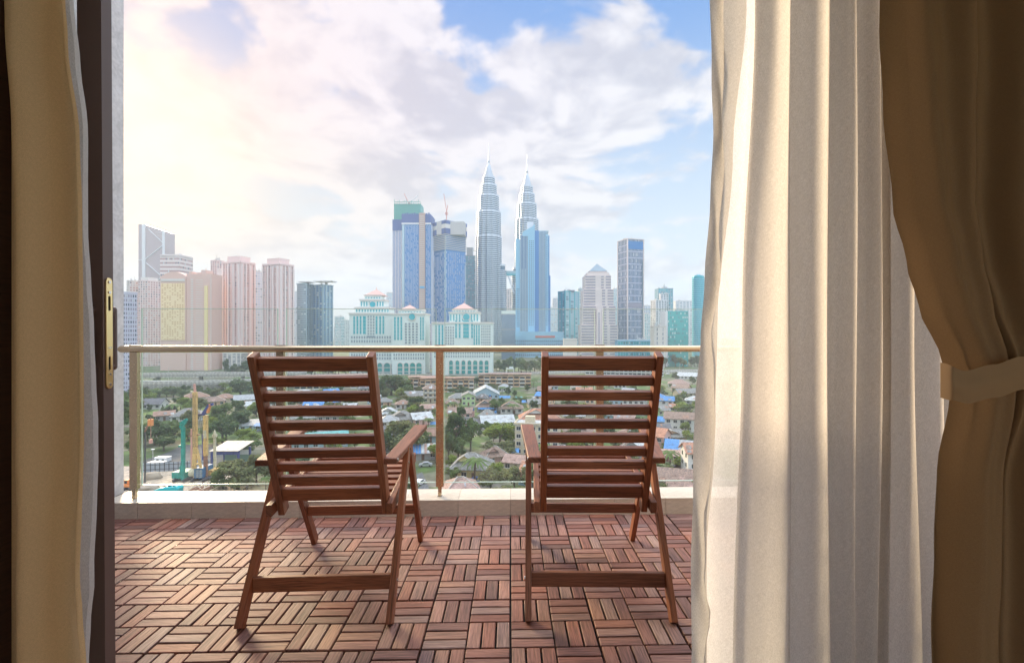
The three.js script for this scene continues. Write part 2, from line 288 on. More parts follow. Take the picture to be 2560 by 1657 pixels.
// ---- the two reclining chairs
const chairWood = [[.30, .108, .048], [.24, .080, .036], [.35, .132, .060], [.27, .100, .050], [.32, .105, .042], [.29, .120, .066], [.37, .150, .078], [.255, .092, .040]].map((t) => std(t[0], t[1], t[2], 0.46, { map: T.wood, bumpMap: T.wood, bumpScale: 0.0008 }));
{
  const r = rng(77);
  // a beam between two points, w across, t deep; the grain follows its length
  const beam = (name, a, b, w, t, parent, ease = 0.003, mat) => {
    const A = new THREE.Vector3(...a), B = new THREE.Vector3(...b), len = A.distanceTo(B), g = new RoundedBoxGeometry(w, len, t, 1, ease);
    const p = g.attributes.position, uv = g.attributes.uv, ou = r() * 2, ov = r() * 2;
    for (let i = 0; i < p.count; i++) uv.setXY(i, p.getY(i) / 0.7 + ou, (p.getX(i) + p.getZ(i)) / 0.32 + ov);
    const f = B.clone().sub(A).normalize(), side = new THREE.Vector3(1, 0, 0); side.addScaledVector(f, -side.dot(f)).normalize();
    if (Math.abs(f.x) > 0.9) side.set(0, 1, 0).addScaledVector(f, -f.y).normalize();
    g.applyMatrix4(new THREE.Matrix4().makeBasis(side, f, new THREE.Vector3().crossVectors(side, f)).setPosition(A.add(B).multiplyScalar(0.5)));
    return mesh(name, g, mat ?? chairWood[Math.floor(r() * 8)], parent);
  };
  const disc = (x, y, z, parent, name = 'bolt', rad = 0.006) => { const g = new THREE.CylinderGeometry(rad, rad, 0.005, 14); g.rotateZ(Math.PI / 2); g.translate(x, y, z); return mesh(name, g, M.steelBright, parent); };
  const makeChair = (label, xc, d, turn, splay) => {
    const p = fromView(xc, 0, d), c = thing('reclining_chair', label, 'chair', p.x, 0, p.z, turn, 'slatted wooden reclining chairs on the balcony');
    // local frame: +x to the sitter's right side of the picture, -z forward to the railing
    const T0 = [0.957, 0.014], B0 = [0.350, -0.225];                     // backrest line, top and foot: height, z
    const yz = (t) => [lerp(T0[0], B0[0], t), lerp(T0[1], B0[1], t)];
    for (const s of [-1, 1]) {
      const x = s * 0.2025, a = yz(-0.03), b = yz(1.02);
      const st = beam('stile', [x, a[0], a[1]], [x, b[0], b[1]], 0.025, 0.050, c, 0.003);
      const w = yz(0.638); disc(s * 0.188, w[0], w[1] - 0.002, st, 'wing_nut', 0.009);
      const wing = new THREE.TorusGeometry(0.007, 0.0022, 6, 14); wing.rotateY(Math.PI / 2); wing.translate(s * 0.181, w[0] + 0.007, w[1]); mesh('wing_nut', wing, M.steelBright, st);
    }
    const slats = [[-0.012, 0.066]]; for (let k = 0; k < 8; k++) slats.push([0.105 + 0.0933 * k, 0.105 + 0.0933 * k + 0.0545]); slats.push([0.846, 0.926]);
    for (const [t0, t1] of slats) {
      const m = yz((t0 + t1) / 2), len = (t1 - t0) * 0.6525;
      const g = new RoundedBoxGeometry(0.381, len, 0.022, 1, 0.003), q = g.attributes.position, uv = g.attributes.uv, ou = r() * 2, ov = r() * 2;
      for (let i = 0; i < q.count; i++) uv.setXY(i, q.getX(i) / 0.7 + ou, (q.getY(i) + q.getZ(i)) / 0.32 + ov);
      g.rotateX(Math.atan2(T0[1] - B0[1], T0[0] - B0[0])); g.translate(0, m[0], m[1]); mesh('back_slat', g, chairWood[Math.floor(r() * 8)], c);
    }
    // seat: two rails and eight slats, rising a little towards the front
    const ra = [0.365, -0.155], rb = [0.425, -0.725];
    for (const s of [-1, 1]) beam('seat_rail', [s * 0.2285, ra[0], ra[1]], [s * 0.2285, rb[0], rb[1]], 0.024, 0.046, c);
    for (let k = 0; k < 8; k++) { const t = 0.20 + k * 0.109, y = lerp(ra[0], rb[0], t) + 0.003, z = lerp(ra[1], rb[1], t); beam('seat_slat', [-0.2165, y, z], [0.2165, y, z], 0.018, 0.046, c); }
    // legs: rear ones lean forward, front ones lean back, to meet under the arms
    for (const s of [-1, 1]) {
      const lr = beam('leg', [s * 0.2625, 0.004, -0.004], [s * 0.2625, 0.552, -0.358], 0.0235, 0.046, c);
      const lf = beam('leg', [s * 0.2625, 0.004, -0.740], [s * 0.2625, 0.552, -0.400], 0.0235, 0.044, c);
      disc(s * 0.2755, 0.125, -0.082, lr); disc(s * 0.2755, 0.205, -0.615, lf); disc(s * 0.2755, 0.50, -0.325, lr); disc(s * 0.2755, 0.51, -0.425, lf);
    }
    beam('stretcher', [-0.2505, 0.122, -0.083], [0.2505, 0.122, -0.083], 0.055, 0.020, c);
    beam('stretcher', [-0.2505, 0.203, -0.613], [0.2505, 0.203, -0.613], 0.044, 0.020, c);
    // arms: wider at the front, each swung out a little of its own
    [-1, 1].forEach((s, i) => {
      const near = -0.122, far = -0.810, x0 = s * 0.264, x1 = x0 + s * Math.tan(splay[i]) * (near - far), sh = new THREE.Shape();
      const wi = 0.051, wo = 0.066;
      sh.moveTo(x0, -near); sh.lineTo(x1, -far); sh.lineTo(x1 - s * wo, -far); sh.lineTo(x0 - s * wi, -near); sh.closePath();
      const g = new THREE.ExtrudeGeometry(sh, { depth: 0.017, bevelEnabled: true, bevelSize: 0.003, bevelThickness: 0.003, bevelSegments: 1, bevelOffset: -0.003 }); g.rotateX(-Math.PI / 2);
      const q = g.attributes.position, uv = g.attributes.uv, ou = r() * 2, ov = r() * 2;
      for (let k = 0; k < q.count; k++) uv.setXY(k, q.getZ(k) / 0.7 + ou, (q.getX(k) + q.getY(k)) / 0.32 + ov);
      g.translate(0, 0.550, 0);
      const arm = mesh('armrest', g, chairWood[(i * 2 + 1) % 4], c); disc(x0 + s * 0.001, 0.560, near - 0.018, arm);
    });
    return c;
  };
  makeChair('wooden reclining chair standing on the beige drape side of the middle railing post', -0.740, 1.768, -TURN + 0.052, [10 * D2R, 1.7 * D2R]);
  makeChair('wooden reclining chair between the middle railing post and the sheer curtain', 0.2825, 1.795, -TURN - 0.014, [3.4 * D2R, 9 * D2R]);
}

// ---------------------------------------------------------------- door leaf, curtains, tieback
{
  M.doorFrame = std(0.15, 0.10, 0.085, 0.45);
  M.brass = std(0.86, 0.66, 0.34, 0.28, { metalness: 1 });
  M.pane = phys(0.93, 0.96, 0.95, 0.0, { transmission: 1, thickness: 0, ior: 1.5 });
  const D = 1.415, x = -1.124;                                                       // inner face of the leaf, its free edge
  const leaf = thing('sliding_door', 'dark brown sliding door leaf with brass lock plate, by the beige curtain', 'door', x, 0, -D); leaf.rotation.z = 0.0062;
  const prof = new Bits(); prof.box(-0.066, 0, 0.03, 2.44, -0.036, 0); prof.build('stile', M.doorFrame, leaf);
  new Bits().box(-0.80, -0.735, 0.03, 2.44, -0.036, 0).build('stile', M.doorFrame, leaf);
  new Bits().box(-0.735, -0.066, 0.03, 0.11, -0.034, -0.002).build('bottom_rail', M.doorFrame, leaf);
  new Bits().box(-0.735, -0.066, 2.36, 2.44, -0.034, -0.002).build('top_rail', M.doorFrame, leaf);
  new Bits().quad([-0.735, 0.11, -0.018], [-0.066, 0.11, -0.018], [-0.066, 2.36, -0.018], [-0.735, 2.36, -0.018]).build('glass_pane', M.pane, leaf);
  // lock plate let into the edge: rounded ends, two slots, two screws
  const y0 = 0.895, y1 = 1.205, hw = 0.0105, s = new THREE.Shape(); s.absarc(0, y1 - hw, hw, 0, Math.PI); s.absarc(0, y0 + hw, hw, Math.PI, 2 * Math.PI); s.closePath();
  const slot = (a, b, w) => { const h = new THREE.Path(); h.absarc(0, b - w, w, 0, Math.PI, false); h.absarc(0, a + w, w, Math.PI, 2 * Math.PI, false); s.holes.push(h); };
  slot(0.945, 0.985, 0.0042); slot(1.112, 1.155, 0.0046);
  const pg = new THREE.ExtrudeGeometry(s, { depth: 0.003, bevelEnabled: true, bevelSize: 0.0006, bevelThickness: 0.0006, bevelSegments: 1, curveSegments: 10 }); pg.rotateY(Math.PI / 2); pg.translate(0.0005, 0, -0.0175);
  const plate = mesh('lock_plate', pg, M.brass, leaf);
  for (const y of [0.906, 0.935, 1.165, 1.194]) { const c = new THREE.CylinderGeometry(0.0042, 0.0042, 0.002, 12); c.rotateZ(Math.PI / 2); c.translate(0.0052, y, -0.0175); mesh('screw', c, M.steelBright, plate); }
  for (const [a, b] of [[0.9445, 0.9855], [1.1115, 1.1555]]) boxed('slot', M.black, plate, 0.0001, 0.0012, a, b, -0.0215, -0.0135);
  boxed('latch', M.steelBright, plate, 0.001, 0.006, 1.008, 1.011, -0.024, -0.011);
  for (const side of [1, -1]) {                                                        // pull handles on both faces
    const z = side > 0 ? 0.032 : -0.068, zz = side > 0 ? 0 : -0.036, h = new THREE.CapsuleGeometry(0.010, 0.165, 6, 14); h.translate(-0.026, 1.035, z);
    const hd = mesh('handle', h, M.doorFrame, leaf);
    for (const y of [0.955, 1.115]) { const c = new THREE.CylinderGeometry(0.009, 0.009, 0.034, 12); c.rotateX(Math.PI / 2); c.translate(-0.026, y, (z + zz) / 2); mesh('handle_mount', c, M.doorFrame, hd); }
  }
  // fixed frame round the opening
  const f = thing('door_frame', 'dark aluminium frame round the wide balcony door opening', 'door frame', 0, 0, -1.43);
  boxed('jamb', M.doorFrame, f, -2.048, -1.985, -0.02, 2.455, -0.05, 0.05); boxed('jamb', M.doorFrame, f, 1.275, 1.338, -0.02, 2.455, -0.05, 0.05);
  boxed('head', M.doorFrame, f, -1.985, 1.275, 2.445, 2.458, -0.05, 0.05); boxed('threshold', M.doorFrame, f, -1.985, 1.275, -0.029, -0.008, -0.085, 0.07);
}
// a hanging cloth: for each height, a plan polyline given by columns (x, depth); the columns' own curve over height comes from fn
function cloth(cols, rows, y0, y1, fn) {
  const pos = [], uv = [], ix = []; const wide = cols;
  for (let j = 0; j <= rows; j++) { let run = 0, last = null; for (let i = 0; i <= wide; i++) { const y = lerp(y0, y1, j / rows), q = fn(i / wide, y, j / rows); if (last) run += Math.hypot(q[0] - last[0], q[1] - last[1]); last = q; pos.push(q[0], q[2] ?? y, -q[1]); uv.push(run, y); } }
  for (let j = 0; j < rows; j++) for (let i = 0; i < wide; i++) { const a = j * (wide + 1) + i; ix.push(a, a + 1, a + wide + 2, a, a + wide + 2, a + wide + 1); }
  const g = new THREE.BufferGeometry(); g.setAttribute('position', new THREE.Float32BufferAttribute(pos, 3)); g.setAttribute('uv', new THREE.Float32BufferAttribute(uv, 2)); g.setIndex(ix); g.computeVertexNormals(); return g;
}
const track = (pts) => (t) => { let i = 0; while (i < pts.length - 2 && t > pts[i + 1][0]) i++; const [a, b] = [pts[i], pts[i + 1]], k = clamp((t - a[0]) / (b[0] - a[0])); return lerp(a[1], b[1], k * k * (3 - 2 * k)); };
{
  M.sheer = phys(0.84, 0.815, 0.79, 0.86, { map: sized(T.speck, 0.09, 0.13), transmission: 0.90, thickness: 0, ior: 1.12, bumpMap: sized(T.fleck, 0.09, 0.13), bumpScale: 0.00025, specularIntensity: 0.15 });
  M.sheerThin = phys(0.94, 0.93, 0.92, 0.86, { map: sized(T.speck, 0.09, 0.13), transmission: 0.92, thickness: 0, ior: 1.1, specularIntensity: 0.1 });
  M.sheerHem = phys(0.79, 0.765, 0.74, 0.95, { map: sized(T.speck, 0.09, 0.13), transmission: 0.42, thickness: 0, ior: 1.12, specularIntensity: 0.15 });
  M.drape = phys(0.34, 0.21, 0.098, 0.78, { map: sized(T.speck, 0.05, 0.05), sheen: 0.35, sheenColor: new THREE.Color(0.5, 0.38, 0.22), sheenRoughness: 0.5 });
  M.drapeLeft = phys(0.90, 0.66, 0.37, 0.85, { map: sized(T.speck, 0.05, 0.05), transmission: 0.45, thickness: 0, ior: 1.12, specularIntensity: 0.2 });
  const YT = 2.44, YB = 0.0;
  const PX = (px, D) => atDepth(px, CY, D).x;
  // --- sheer at the open side: panel edges in photograph pixels at three heights (top, middle, foot of the picture), turned to metres on the curtain line
  const DC = 1.23;
  const edges = [[1894, 1861, 1838], [1978, 1974, 1968], [2071, 2072, 2074], [2137, 2138, 2138], [2201, 2200, 2190], [2219, 2214, 2206], [2279, 2284, 2304], [2345, 2350, 2372], [2420, 2430, 2450], [2500, 2510, 2530]];
  const yOf = (py) => EYE - (py - CY) / FOCAL * DC;
  const edgeX = edges.map((e) => { const f = track([[yOf(1700), PX(e[2], DC)], [yOf(800), PX(e[1], DC)], [yOf(0), PX(e[0], DC)], [YT + 0.1, PX(e[0], DC)]].map((q) => q)); return f; });
  const sheer = thing('sheer_curtain', 'cream sheer curtain hanging in folds beside the tied brown drape', 'curtain', 0, 0, 0);
  const clear = track([[0, PX(1768, DC)], [yOf(1400), PX(1766, DC)], [yOf(1100), PX(1786, DC)], [yOf(808), PX(1793, DC)], [yOf(380), PX(1832, DC)], [yOf(0), PX(1866, DC)], [3, PX(1866, DC)]]);
  const hem = track([[0, PX(1730, DC)], [yOf(1657), PX(1730, DC)], [yOf(1330), PX(1737, DC)], [yOf(1183), PX(1735, DC)], [yOf(950), PX(1746, DC)], [yOf(840), PX(1753, DC)], [yOf(640), PX(1769, DC)], [yOf(540), PX(1775, DC)], [yOf(322), PX(1790, DC)], [yOf(0), PX(1778, DC)], [3, PX(1778, DC)]]);
  // folds: front strip, then the cloth doubles back behind the next strip's start
  const plan = (y) => {
    const pts = [], push = (x, d) => pts.push([x, d]);
    const sway = (k) => 0.004 * Math.sin(y * 3.1 + k * 1.7);
    let x0 = edgeX[0](y); push(x0 - 0.003, DC + 0.006);
    edgeX.slice(1).forEach((f, k) => {
      const x1 = f(y) + sway(k), w = x1 - x0, deep = Math.min(0.07, 0.03 + w * 0.45);
      push(x0 + w * 0.15, DC - 0.012); push(x0 + w * 0.48, DC - 0.027); push(x0 + w * 0.84, DC - 0.020); push(x1 - 0.002, DC - 0.002); push(x1 + 0.0005, DC + 0.006);
      const back = k > 5 ? 0.10 * w : Math.max(0.96 * w, 0.012); push(x1 - back * 0.5, DC + 0.02 + deep * 0.4); push(x1 - back * 0.8, DC + 0.02 + deep * 0.8); push(x1 - back * 0.6, DC + 0.02 + deep); push(x1 - back * 0.05, DC + 0.02 + deep * 0.55);
      x0 = x1 + 0.001; push(x0, DC + 0.016);
    });
    return pts;
  };
  const n = plan(1).length - 1;
  mesh('curtain_panel', cloth(n * 4, 40, YB, YT, (u, y) => { const pts = plan(y), t = u * n, i = Math.min(n - 1, Math.floor(t)), k = t - i, p0 = pts[Math.max(0, i - 1)], p1 = pts[i], p2 = pts[i + 1], p3 = pts[Math.min(n, i + 2)];
    const cr = (a, b, c, d) => b + 0.5 * k * (c - a + k * (2 * a - 5 * b + 4 * c - d + k * (3 * (b - c) + d - a))); return [cr(p0[0], p1[0], p2[0], p3[0]), cr(p0[1], p1[1], p2[1], p3[1])]; }), M.sheer, sheer);
  // a single thickness next to the hem, where the view shows faintly through
  mesh('thin_panel', cloth(10, 50, YB, YT, (u, y) => [lerp(clear(y), edgeX[0](y) + 0.004, u), DC + 0.010 + 0.005 * Math.sin(u * 3.1 + y * 2)]), M.sheerThin, sheer);
  // the front edge, folded over and hemmed
  const lead = track([[0, PX(1726, DC)], [yOf(1657), PX(1730, DC)], [yOf(1400), PX(1731, DC)], [yOf(1183), PX(1734, DC)], [yOf(1000), PX(1741, DC)], [yOf(850), PX(1752, DC)], [yOf(700), PX(1765, DC)], [yOf(500), PX(1776, DC)], [yOf(322), PX(1787, DC)], [yOf(180), PX(1780, DC)], [yOf(0), PX(1777, DC)], [3, PX(1776, DC)]]);
  const seam = track([[0, PX(1762, DC)], [yOf(1636), PX(1759, DC)], [yOf(1528), PX(1767, DC)], [yOf(1464), PX(1756, DC)], [yOf(1394), PX(1762, DC)], [yOf(1286), PX(1754, DC)], [yOf(1200), PX(1772, DC)], [yOf(1098), PX(1784, DC)], [yOf(990), PX(1780, DC)], [yOf(910), PX(1783, DC)], [yOf(830), PX(1776, DC)], [yOf(640), PX(1797, DC)], [yOf(320), PX(1803, DC)], [yOf(0), PX(1806, DC)], [3, PX(1806, DC)]]);
  mesh('double_panel', cloth(8, 50, YB, YT, (u, y) => [lerp(seam(y) - 0.012, clear(y) + 0.003, u), DC + 0.004 - 0.012 * Math.sin(u * 3.14)]), M.sheerHem, sheer);
  mesh('hem', cloth(14, 60, YB, YT, (u, y) => { const a = lead(y) - 0.004, b = seam(y) + 0.004 * Math.sin(y * 23), t = u * 2 - 1; const k = 0.5 - 0.5 * Math.cos(u * Math.PI); return [lerp(a, b, u < 0.85 ? u / 0.85 : 1 - (u - 0.85) * 0.3), DC - 0.020 + 0.014 * t * t + 0.004 * Math.sin(y * 17 + u * 5) - (u > 0.85 ? (u - 0.85) * -0.06 : 0)]; }), M.sheerHem, sheer);

  // --- brown drape, gathered by its tieback
  const DD = 1.06, yD = (py) => EYE - (py - CY) / FOCAL * DD;
  const xl = track([[0, PX(2338, DD + 0.05)], [yD(1657), PX(2340, DD + 0.05)], [yD(1420), PX(2354, DD + 0.05)], [yD(1206), PX(2364, DD + 0.05)], [yD(1020), PX(2384, DD + 0.05)], [yD(955), PX(2388, DD + 0.05)], [yD(905), PX(2362, DD + 0.05)], [yD(760), PX(2316, DD + 0.05)], [yD(640), PX(2290, DD + 0.05)], [yD(480), PX(2254, DD + 0.05)], [yD(215), PX(2226, DD + 0.05)], [yD(0), PX(2212, DD + 0.05)], [2.5, PX(2190, DD + 0.05)]]);
  const xr = track([[0, 1.36], [yD(1400), 1.34], [yD(950), 1.24], [yD(700), 1.34], [yD(0), 1.52], [2.5, 1.62]]);
  const drape = thing('brown_drape', 'heavy brown drape gathered by a cloth tieback over the sheer', 'curtain', 0, 0, 0);
  mesh('drape_cloth', cloth(150, 70, YB, 2.45, (u, y) => {
    const a = xl(y), b = xr(y), tie = Math.exp(-(((y - yD(950)) / 0.16) ** 2)), low = smooth(yD(950), yD(1700), y);
    const amp = lerp(0.030, 0.012, tie), f = u * 2 * Math.PI * 4.2 + 0.5 * Math.sin(y * 1.4);
    const fold = Math.sin(f + 0.6 * Math.sin(f)) * amp + 0.012 * Math.sin(u * 41 + y * 0.7) * (1 - tie) + 0.006 * Math.sin(u * 70 + y * 2) ;
    const round = -0.05 * (1 - (2 * u - 1) ** 2) * (0.5 + tie);
    const e = u < 0.05 ? (1 - u / 0.05) ** 2 * 0.03 : 0;
    return [lerp(a, b, u) + 0.006 * Math.cos(f) , DD + 0.02 + fold + round + e];
  }), M.drape, drape);
  // tieback: a band round the gathers, lower at the free end
  const band = thing('curtain_tieback', 'brown cloth tieback holding the brown drape', 'tieback', 0, 0, 0);
  const bx0 = PX(2356, DD - 0.06), bx1 = 1.27;
  const bt = track([[2340, 900], [2356, 909], [2414, 929], [2480, 914], [2560, 892], [2700, 860]]), bb = track([[2340, 996], [2382, 1005], [2420, 1013], [2490, 998], [2560, 978], [2700, 950]]);
  mesh('band', cloth(70, 8, 0, 1, (u, _y, v) => {
    const px = lerp(2352, 2690, u), q = clamp(u / 0.10), d = DD - 0.066 + 0.060 * (1 - q) ** 2 - 0.010 * Math.sin(Math.PI * clamp(u * 1.6)) + 0.004 * Math.cos(v * 6.28);
    return [PX(px, d), d, EYE - (lerp(bb(px), bt(px), v) - CY) / FOCAL * d];
  }), phys(0.43, 0.28, 0.145, 0.75, { map: sized(T.speck, 0.05, 0.05), sheen: 0.3, sheenColor: new THREE.Color(0.5, 0.38, 0.22) }), band);

  // --- beige drape and white lining sheer at the door leaf
  const DL = 1.20, yL = (py) => EYE - (py - CY) / FOCAL * DL;
  const ll = track([[0, PX(39, DL)], [yL(1657), PX(38, DL)], [yL(830), PX(30, DL)], [yL(0), PX(24, DL)], [2.5, PX(20, DL)]]);
  const lr = track([[0, PX(230, DL + 0.028)], [yL(1657), PX(230, DL + 0.028)], [yL(1540), PX(224, DL + 0.028)], [yL(1390), PX(214, DL + 0.028)], [yL(1200), PX(214, DL + 0.028)], [yL(760), PX(211, DL + 0.028)], [yL(540), PX(208, DL + 0.028)], [yL(350), PX(201, DL + 0.028)], [yL(100), PX(172, DL + 0.028)], [yL(0), PX(165, DL + 0.028)], [2.5, PX(140, DL + 0.028)]]);
  const lft = thing('beige_drape', 'beige drape hanging straight down beside the sliding door leaf', 'curtain', 0, 0, 0);
  mesh('drape_cloth', cloth(120, 90, YB, 2.45, (u, y) => {
    const a = ll(y) - 0.05, b = lr(y), low = smooth(yL(900), yL(1700), y), f = u * 2 * Math.PI;
    const ridge = -0.052 * Math.exp(-(((u - 0.56) / 0.13) ** 2)) + 0.040 * Math.exp(-(((u - 0.86) / 0.12) ** 2)) * (1 - low * 0.6) - 0.022 * Math.exp(-(((u - 0.27) / 0.09) ** 2));
    const wr = low * 0.010 * (fbm(u * 3.2 + 2, y * 4.2, 1.2, 3)) * 2.2 + 0.004 * fbm(u * 3, y * 2.2, 7, 2);
    const turn = u > 0.965 ? ((u - 0.965) / 0.035) ** 2 * 0.014 : 0;
    return [lerp(a, b, u), DL + ridge + wr + turn - 0.01 * low * Math.sin(f * 2.2)];
  }), M.drapeLeft, lft);
  const DS = 1.255, yS = (py) => EYE - (py - CY) / FOCAL * DS;
  const sr = track([[0, PX(228, DS)], [yS(1657), PX(222, DS)], [yS(1545), PX(228, DS)], [yS(1440), PX(240, DS)], [yS(1270), PX(246, DS)], [yS(1050), PX(246, DS)], [yS(960), PX(241, DS)], [yS(830), PX(238, DS)], [yS(700), PX(231, DS)], [yS(520), PX(222, DS)], [yS(350), PX(220, DS)], [yS(180), PX(204, DS)], [yS(0), PX(187, DS)], [2.5, PX(160, DS)]]);
  const ls = thing('white_sheer', 'narrow strip of white sheer showing behind the beige drape', 'curtain', 0, 0, 0);
  mesh('curtain_panel', cloth(60, 70, YB, 2.44, (u, y) => [lerp(sr(y) - 0.22, sr(y), u) + 0.002 * Math.sin(y * 9), DS + 0.014 * Math.sin(u * 22) + 0.006 * fbm(u * 4, y * 5, 3, 2) - (u > 0.94 ? (u - 0.94) * 0.3 : 0)]), M.sheerHem, ls);
}

// ---------------------------------------------------------------- the city: ground, roads, site
const C = {};
{
  C.ground = texture(1024, 1024, (u, v) => {
    const n = tileNoise(u, v, 9, 9, 3.2, 5), m = tileNoise(u, v, 22, 22, 8.1, 4), f = tileNoise(u, v, 90, 90, 1.7, 2), k = smooth(-0.02, 0.10, n), e = smooth(0.10, 0.16, m);
    const l = 1 + f * 0.5; return [lerp(lerp(.36, .50, k), .58, e) * l, lerp(lerp(.46, .50, k), .56, e) * l, lerp(lerp(.22, .40, k), .50, e) * l];
  });
  const g = new THREE.CircleGeometry(3600, 96); g.rotateX(-Math.PI / 2); const p = g.attributes.position, uv = g.attributes.uv;
  for (let i = 0; i < p.count; i++) uv.setXY(i, p.getX(i) / 260, p.getZ(i) / 260);
  g.translate(0, GROUND, 0); structure(mesh('ground', g, std(0.62, 0.62, 0.62, 0.95, { map: C.ground }), null), 'level ground running out to the horizon');
}
C.asphalt = std(0.105, 0.11, 0.115, 0.9, { map: sized(T.weather, 14) });
C.road = std(0.16, 0.165, 0.17, 0.9, { map: sized(T.weather, 18) });
C.concrete = std(0.42, 0.41, 0.39, 0.85, { map: sized(T.weather, 9) });
C.paleConcrete = std(0.62, 0.60, 0.57, 0.85, { map: sized(T.weather, 9) });
C.paint = std(0.78, 0.78, 0.76, 0.7);
C.sand = std(0.56, 0.46, 0.36, 0.95, { map: sized(T.weather, 11) });
C.lawn = std(0.17, 0.25, 0.06, 0.95, { map: sized(T.weather, 8) });
// a sheet on the ground whose outline is read off the photograph
function sheet(name, pts, material, lift, parent, extra = 0) {
  const w = pts.map((q) => onGround(...q)), s = new THREE.Shape(w.map((v) => new THREE.Vector2(v.x, -v.z)));
  const g = extra ? new THREE.ExtrudeGeometry(s, { depth: extra, bevelEnabled: false }) : new THREE.ShapeGeometry(s);
  g.rotateX(-Math.PI / 2); g.translate(0, GROUND + lift, 0); return mesh(name, g, material, parent);
}
function strip(from, to, width, y0, y1, wobble = 0) {                          // a raised or flat ribbon along the ground between two photo points
  const a = onGround(...from), b = onGround(...to), n = new THREE.Vector3(-(b.z - a.z), 0, b.x - a.x).normalize(); if (n.z < 0) n.negate();
  return { a, b, n, bits(off0, off1, lo, hi) { const q = new Bits(), P = (v, o, y) => [v.x + n.x * o, GROUND + y, v.z + n.z * o]; 
    const A0 = P(a, off0, hi), A1 = P(a, off1, hi), B0 = P(b, off0, hi), B1 = P(b, off1, hi), a0 = P(a, off0, lo), a1 = P(a, off1, lo), b0 = P(b, off0, lo), b1 = P(b, off1, lo);
    q.quad(A1, B1, B0, A0); q.quad(a1, b1, B1, A1); q.quad(b0, a0, A0, B0); q.quad(a0, a1, A1, A0); q.quad(b1, b0, B0, B1); return q; } };
}
{
  structure(sheet('site_ground', [[300, 1236], [305, 1165], [420, 1168], [560, 1166], [660, 1170], [600, 1185], [560, 1210], [640, 1250], [300, 1270]], C.sand, 0.02, null), 'pale trampled earth of the building site');
  structure(sheet('road', [[330, 1160], [425, 1128], [455, 1112], [600, 1108], [615, 1128], [590, 1165], [330, 1166]], C.asphalt, 0.012, null), 'grey paved yard behind the building site hoarding');
  structure(sheet('lawn', [[455, 1112], [470, 1103], [600, 1100], [612, 1108]], C.lawn, 0.016, null), 'bright strip of grass behind the paved yard');
  structure(sheet('lawn', [[350, 1034], [400, 1022], [416, 1012], [370, 1042]], C.lawn, 0.016, null), 'grass slope below the white house');
  structure(sheet('road', [[1022, 1230], [1035, 1190], [1055, 1180], [1085, 1250], [1040, 1260]], C.road, 0.012, null), 'narrow lane below the striped roof');
  // highway corridor in front of the towers: a street at grade, one elevated carriageway on piers, a white parapet
  const st = strip([150, 944], [1900, 925], 0, 0, 0), rd = base('road'); structure(rd, 'wide highway running along the foot of the towers');
  st.bits(-16, 14, 0.0, 0.03).build('carriageway', C.road, rd);
  for (const o of [-15, -1, 1, 13]) st.bits(o, o + 0.35, 0.031, 0.05).build('lane_line', C.paint, rd);
  st.bits(-0.4, 0.4, 0.03, 1.0).build('median', C.paleConcrete, rd); st.bits(14, 14.4, 0.0, 1.1).build('parapet', C.paleConcrete, rd);
  const flyover = (label, f, t, w, h) => {
    const s = strip(f, t), o = tag(base('elevated_road'), label, 'viaduct', 'elevated roads in front of the condominium towers');
    s.bits(-w / 2, w / 2, h - 1.6, h).build('deck', C.concrete, o);
    s.bits(w / 2 - 0.3, w / 2, h, h + 1.1).build('parapet', C.paleConcrete, o); s.bits(-w / 2, -w / 2 + 0.3, h, h + 1.1).build('parapet', C.paleConcrete, o);
    s.bits(-w / 2 + 0.31, w / 2 - 0.31, h + 0.004, h + 0.03).build('road_surface', C.road, o);
    const len = s.a.distanceTo(s.b), n = Math.max(2, Math.round(len / 32)); for (let k = 0; k < n; k++) { const c = s.a.clone().lerp(s.b, (k + 0.5) / n); boxed('pier', C.concrete, o, c.x - 1.1, c.x + 1.1, GROUND, GROUND + h - 1.6, c.z - 1.1, c.z + 1.1); }
  };
  flyover('elevated concrete road, upper of two, below the gold tower', [120, 962], [760, 955], 15, 8);
  flyover('lower elevated concrete road crossing behind the treetops', [150, 990], [790, 966], 12, 6.5);
  const par = tag(base('barrier'), 'long white barrier beside the elevated roads', 'barrier'); strip([350, 972], [560, 972]).bits(0, 0.4, 0, 6.0).build('panel', C.concrete, par); strip([350, 972], [560, 972]).bits(-0.2, 0.6, 6, 6.6).build('coping', C.paint, par);
  // gantry over the highway
  const gp = onGround(1274, 942), gt = thing('road_gantry', 'white sign gantry spanning the highway before the trees', 'gantry', gp.x, GROUND, gp.z, 0.1);
  for (const x of [-3, 4]) new Bits().box(x - 0.25, x + 0.25, 0, 8, -0.25, 0.25).build('post', C.paint, gt);
  new Bits().box(-3.4, 4.4, 7.6, 8.6, -0.3, 0.3).build('beam', C.paint, gt); new Bits().box(-0.5, 3.6, 8.2, 10.4, 0.31, 0.45).build('sign_panel', std(.75, .77, .77, .5), gt);
  // lamps along the highway
  const lamp = () => { const l = thing('street_lamp', 'tall grey street lamp on the highway, arm reaching over the lanes', 'street lamp', 0, 0, 0, 0, 'street lamps along the highway'); new Bits().bar([0, 0, 0], [0, 11, 0], 0.22).build('pole', C.paleConcrete, l); new Bits().bar([0, 11, 0], [2.2, 11.4, 0], 0.14).box(1.6, 2.6, 11.36, 11.5, -0.18, 0.18).build('lamp_arm', C.paleConcrete, l); return l; };
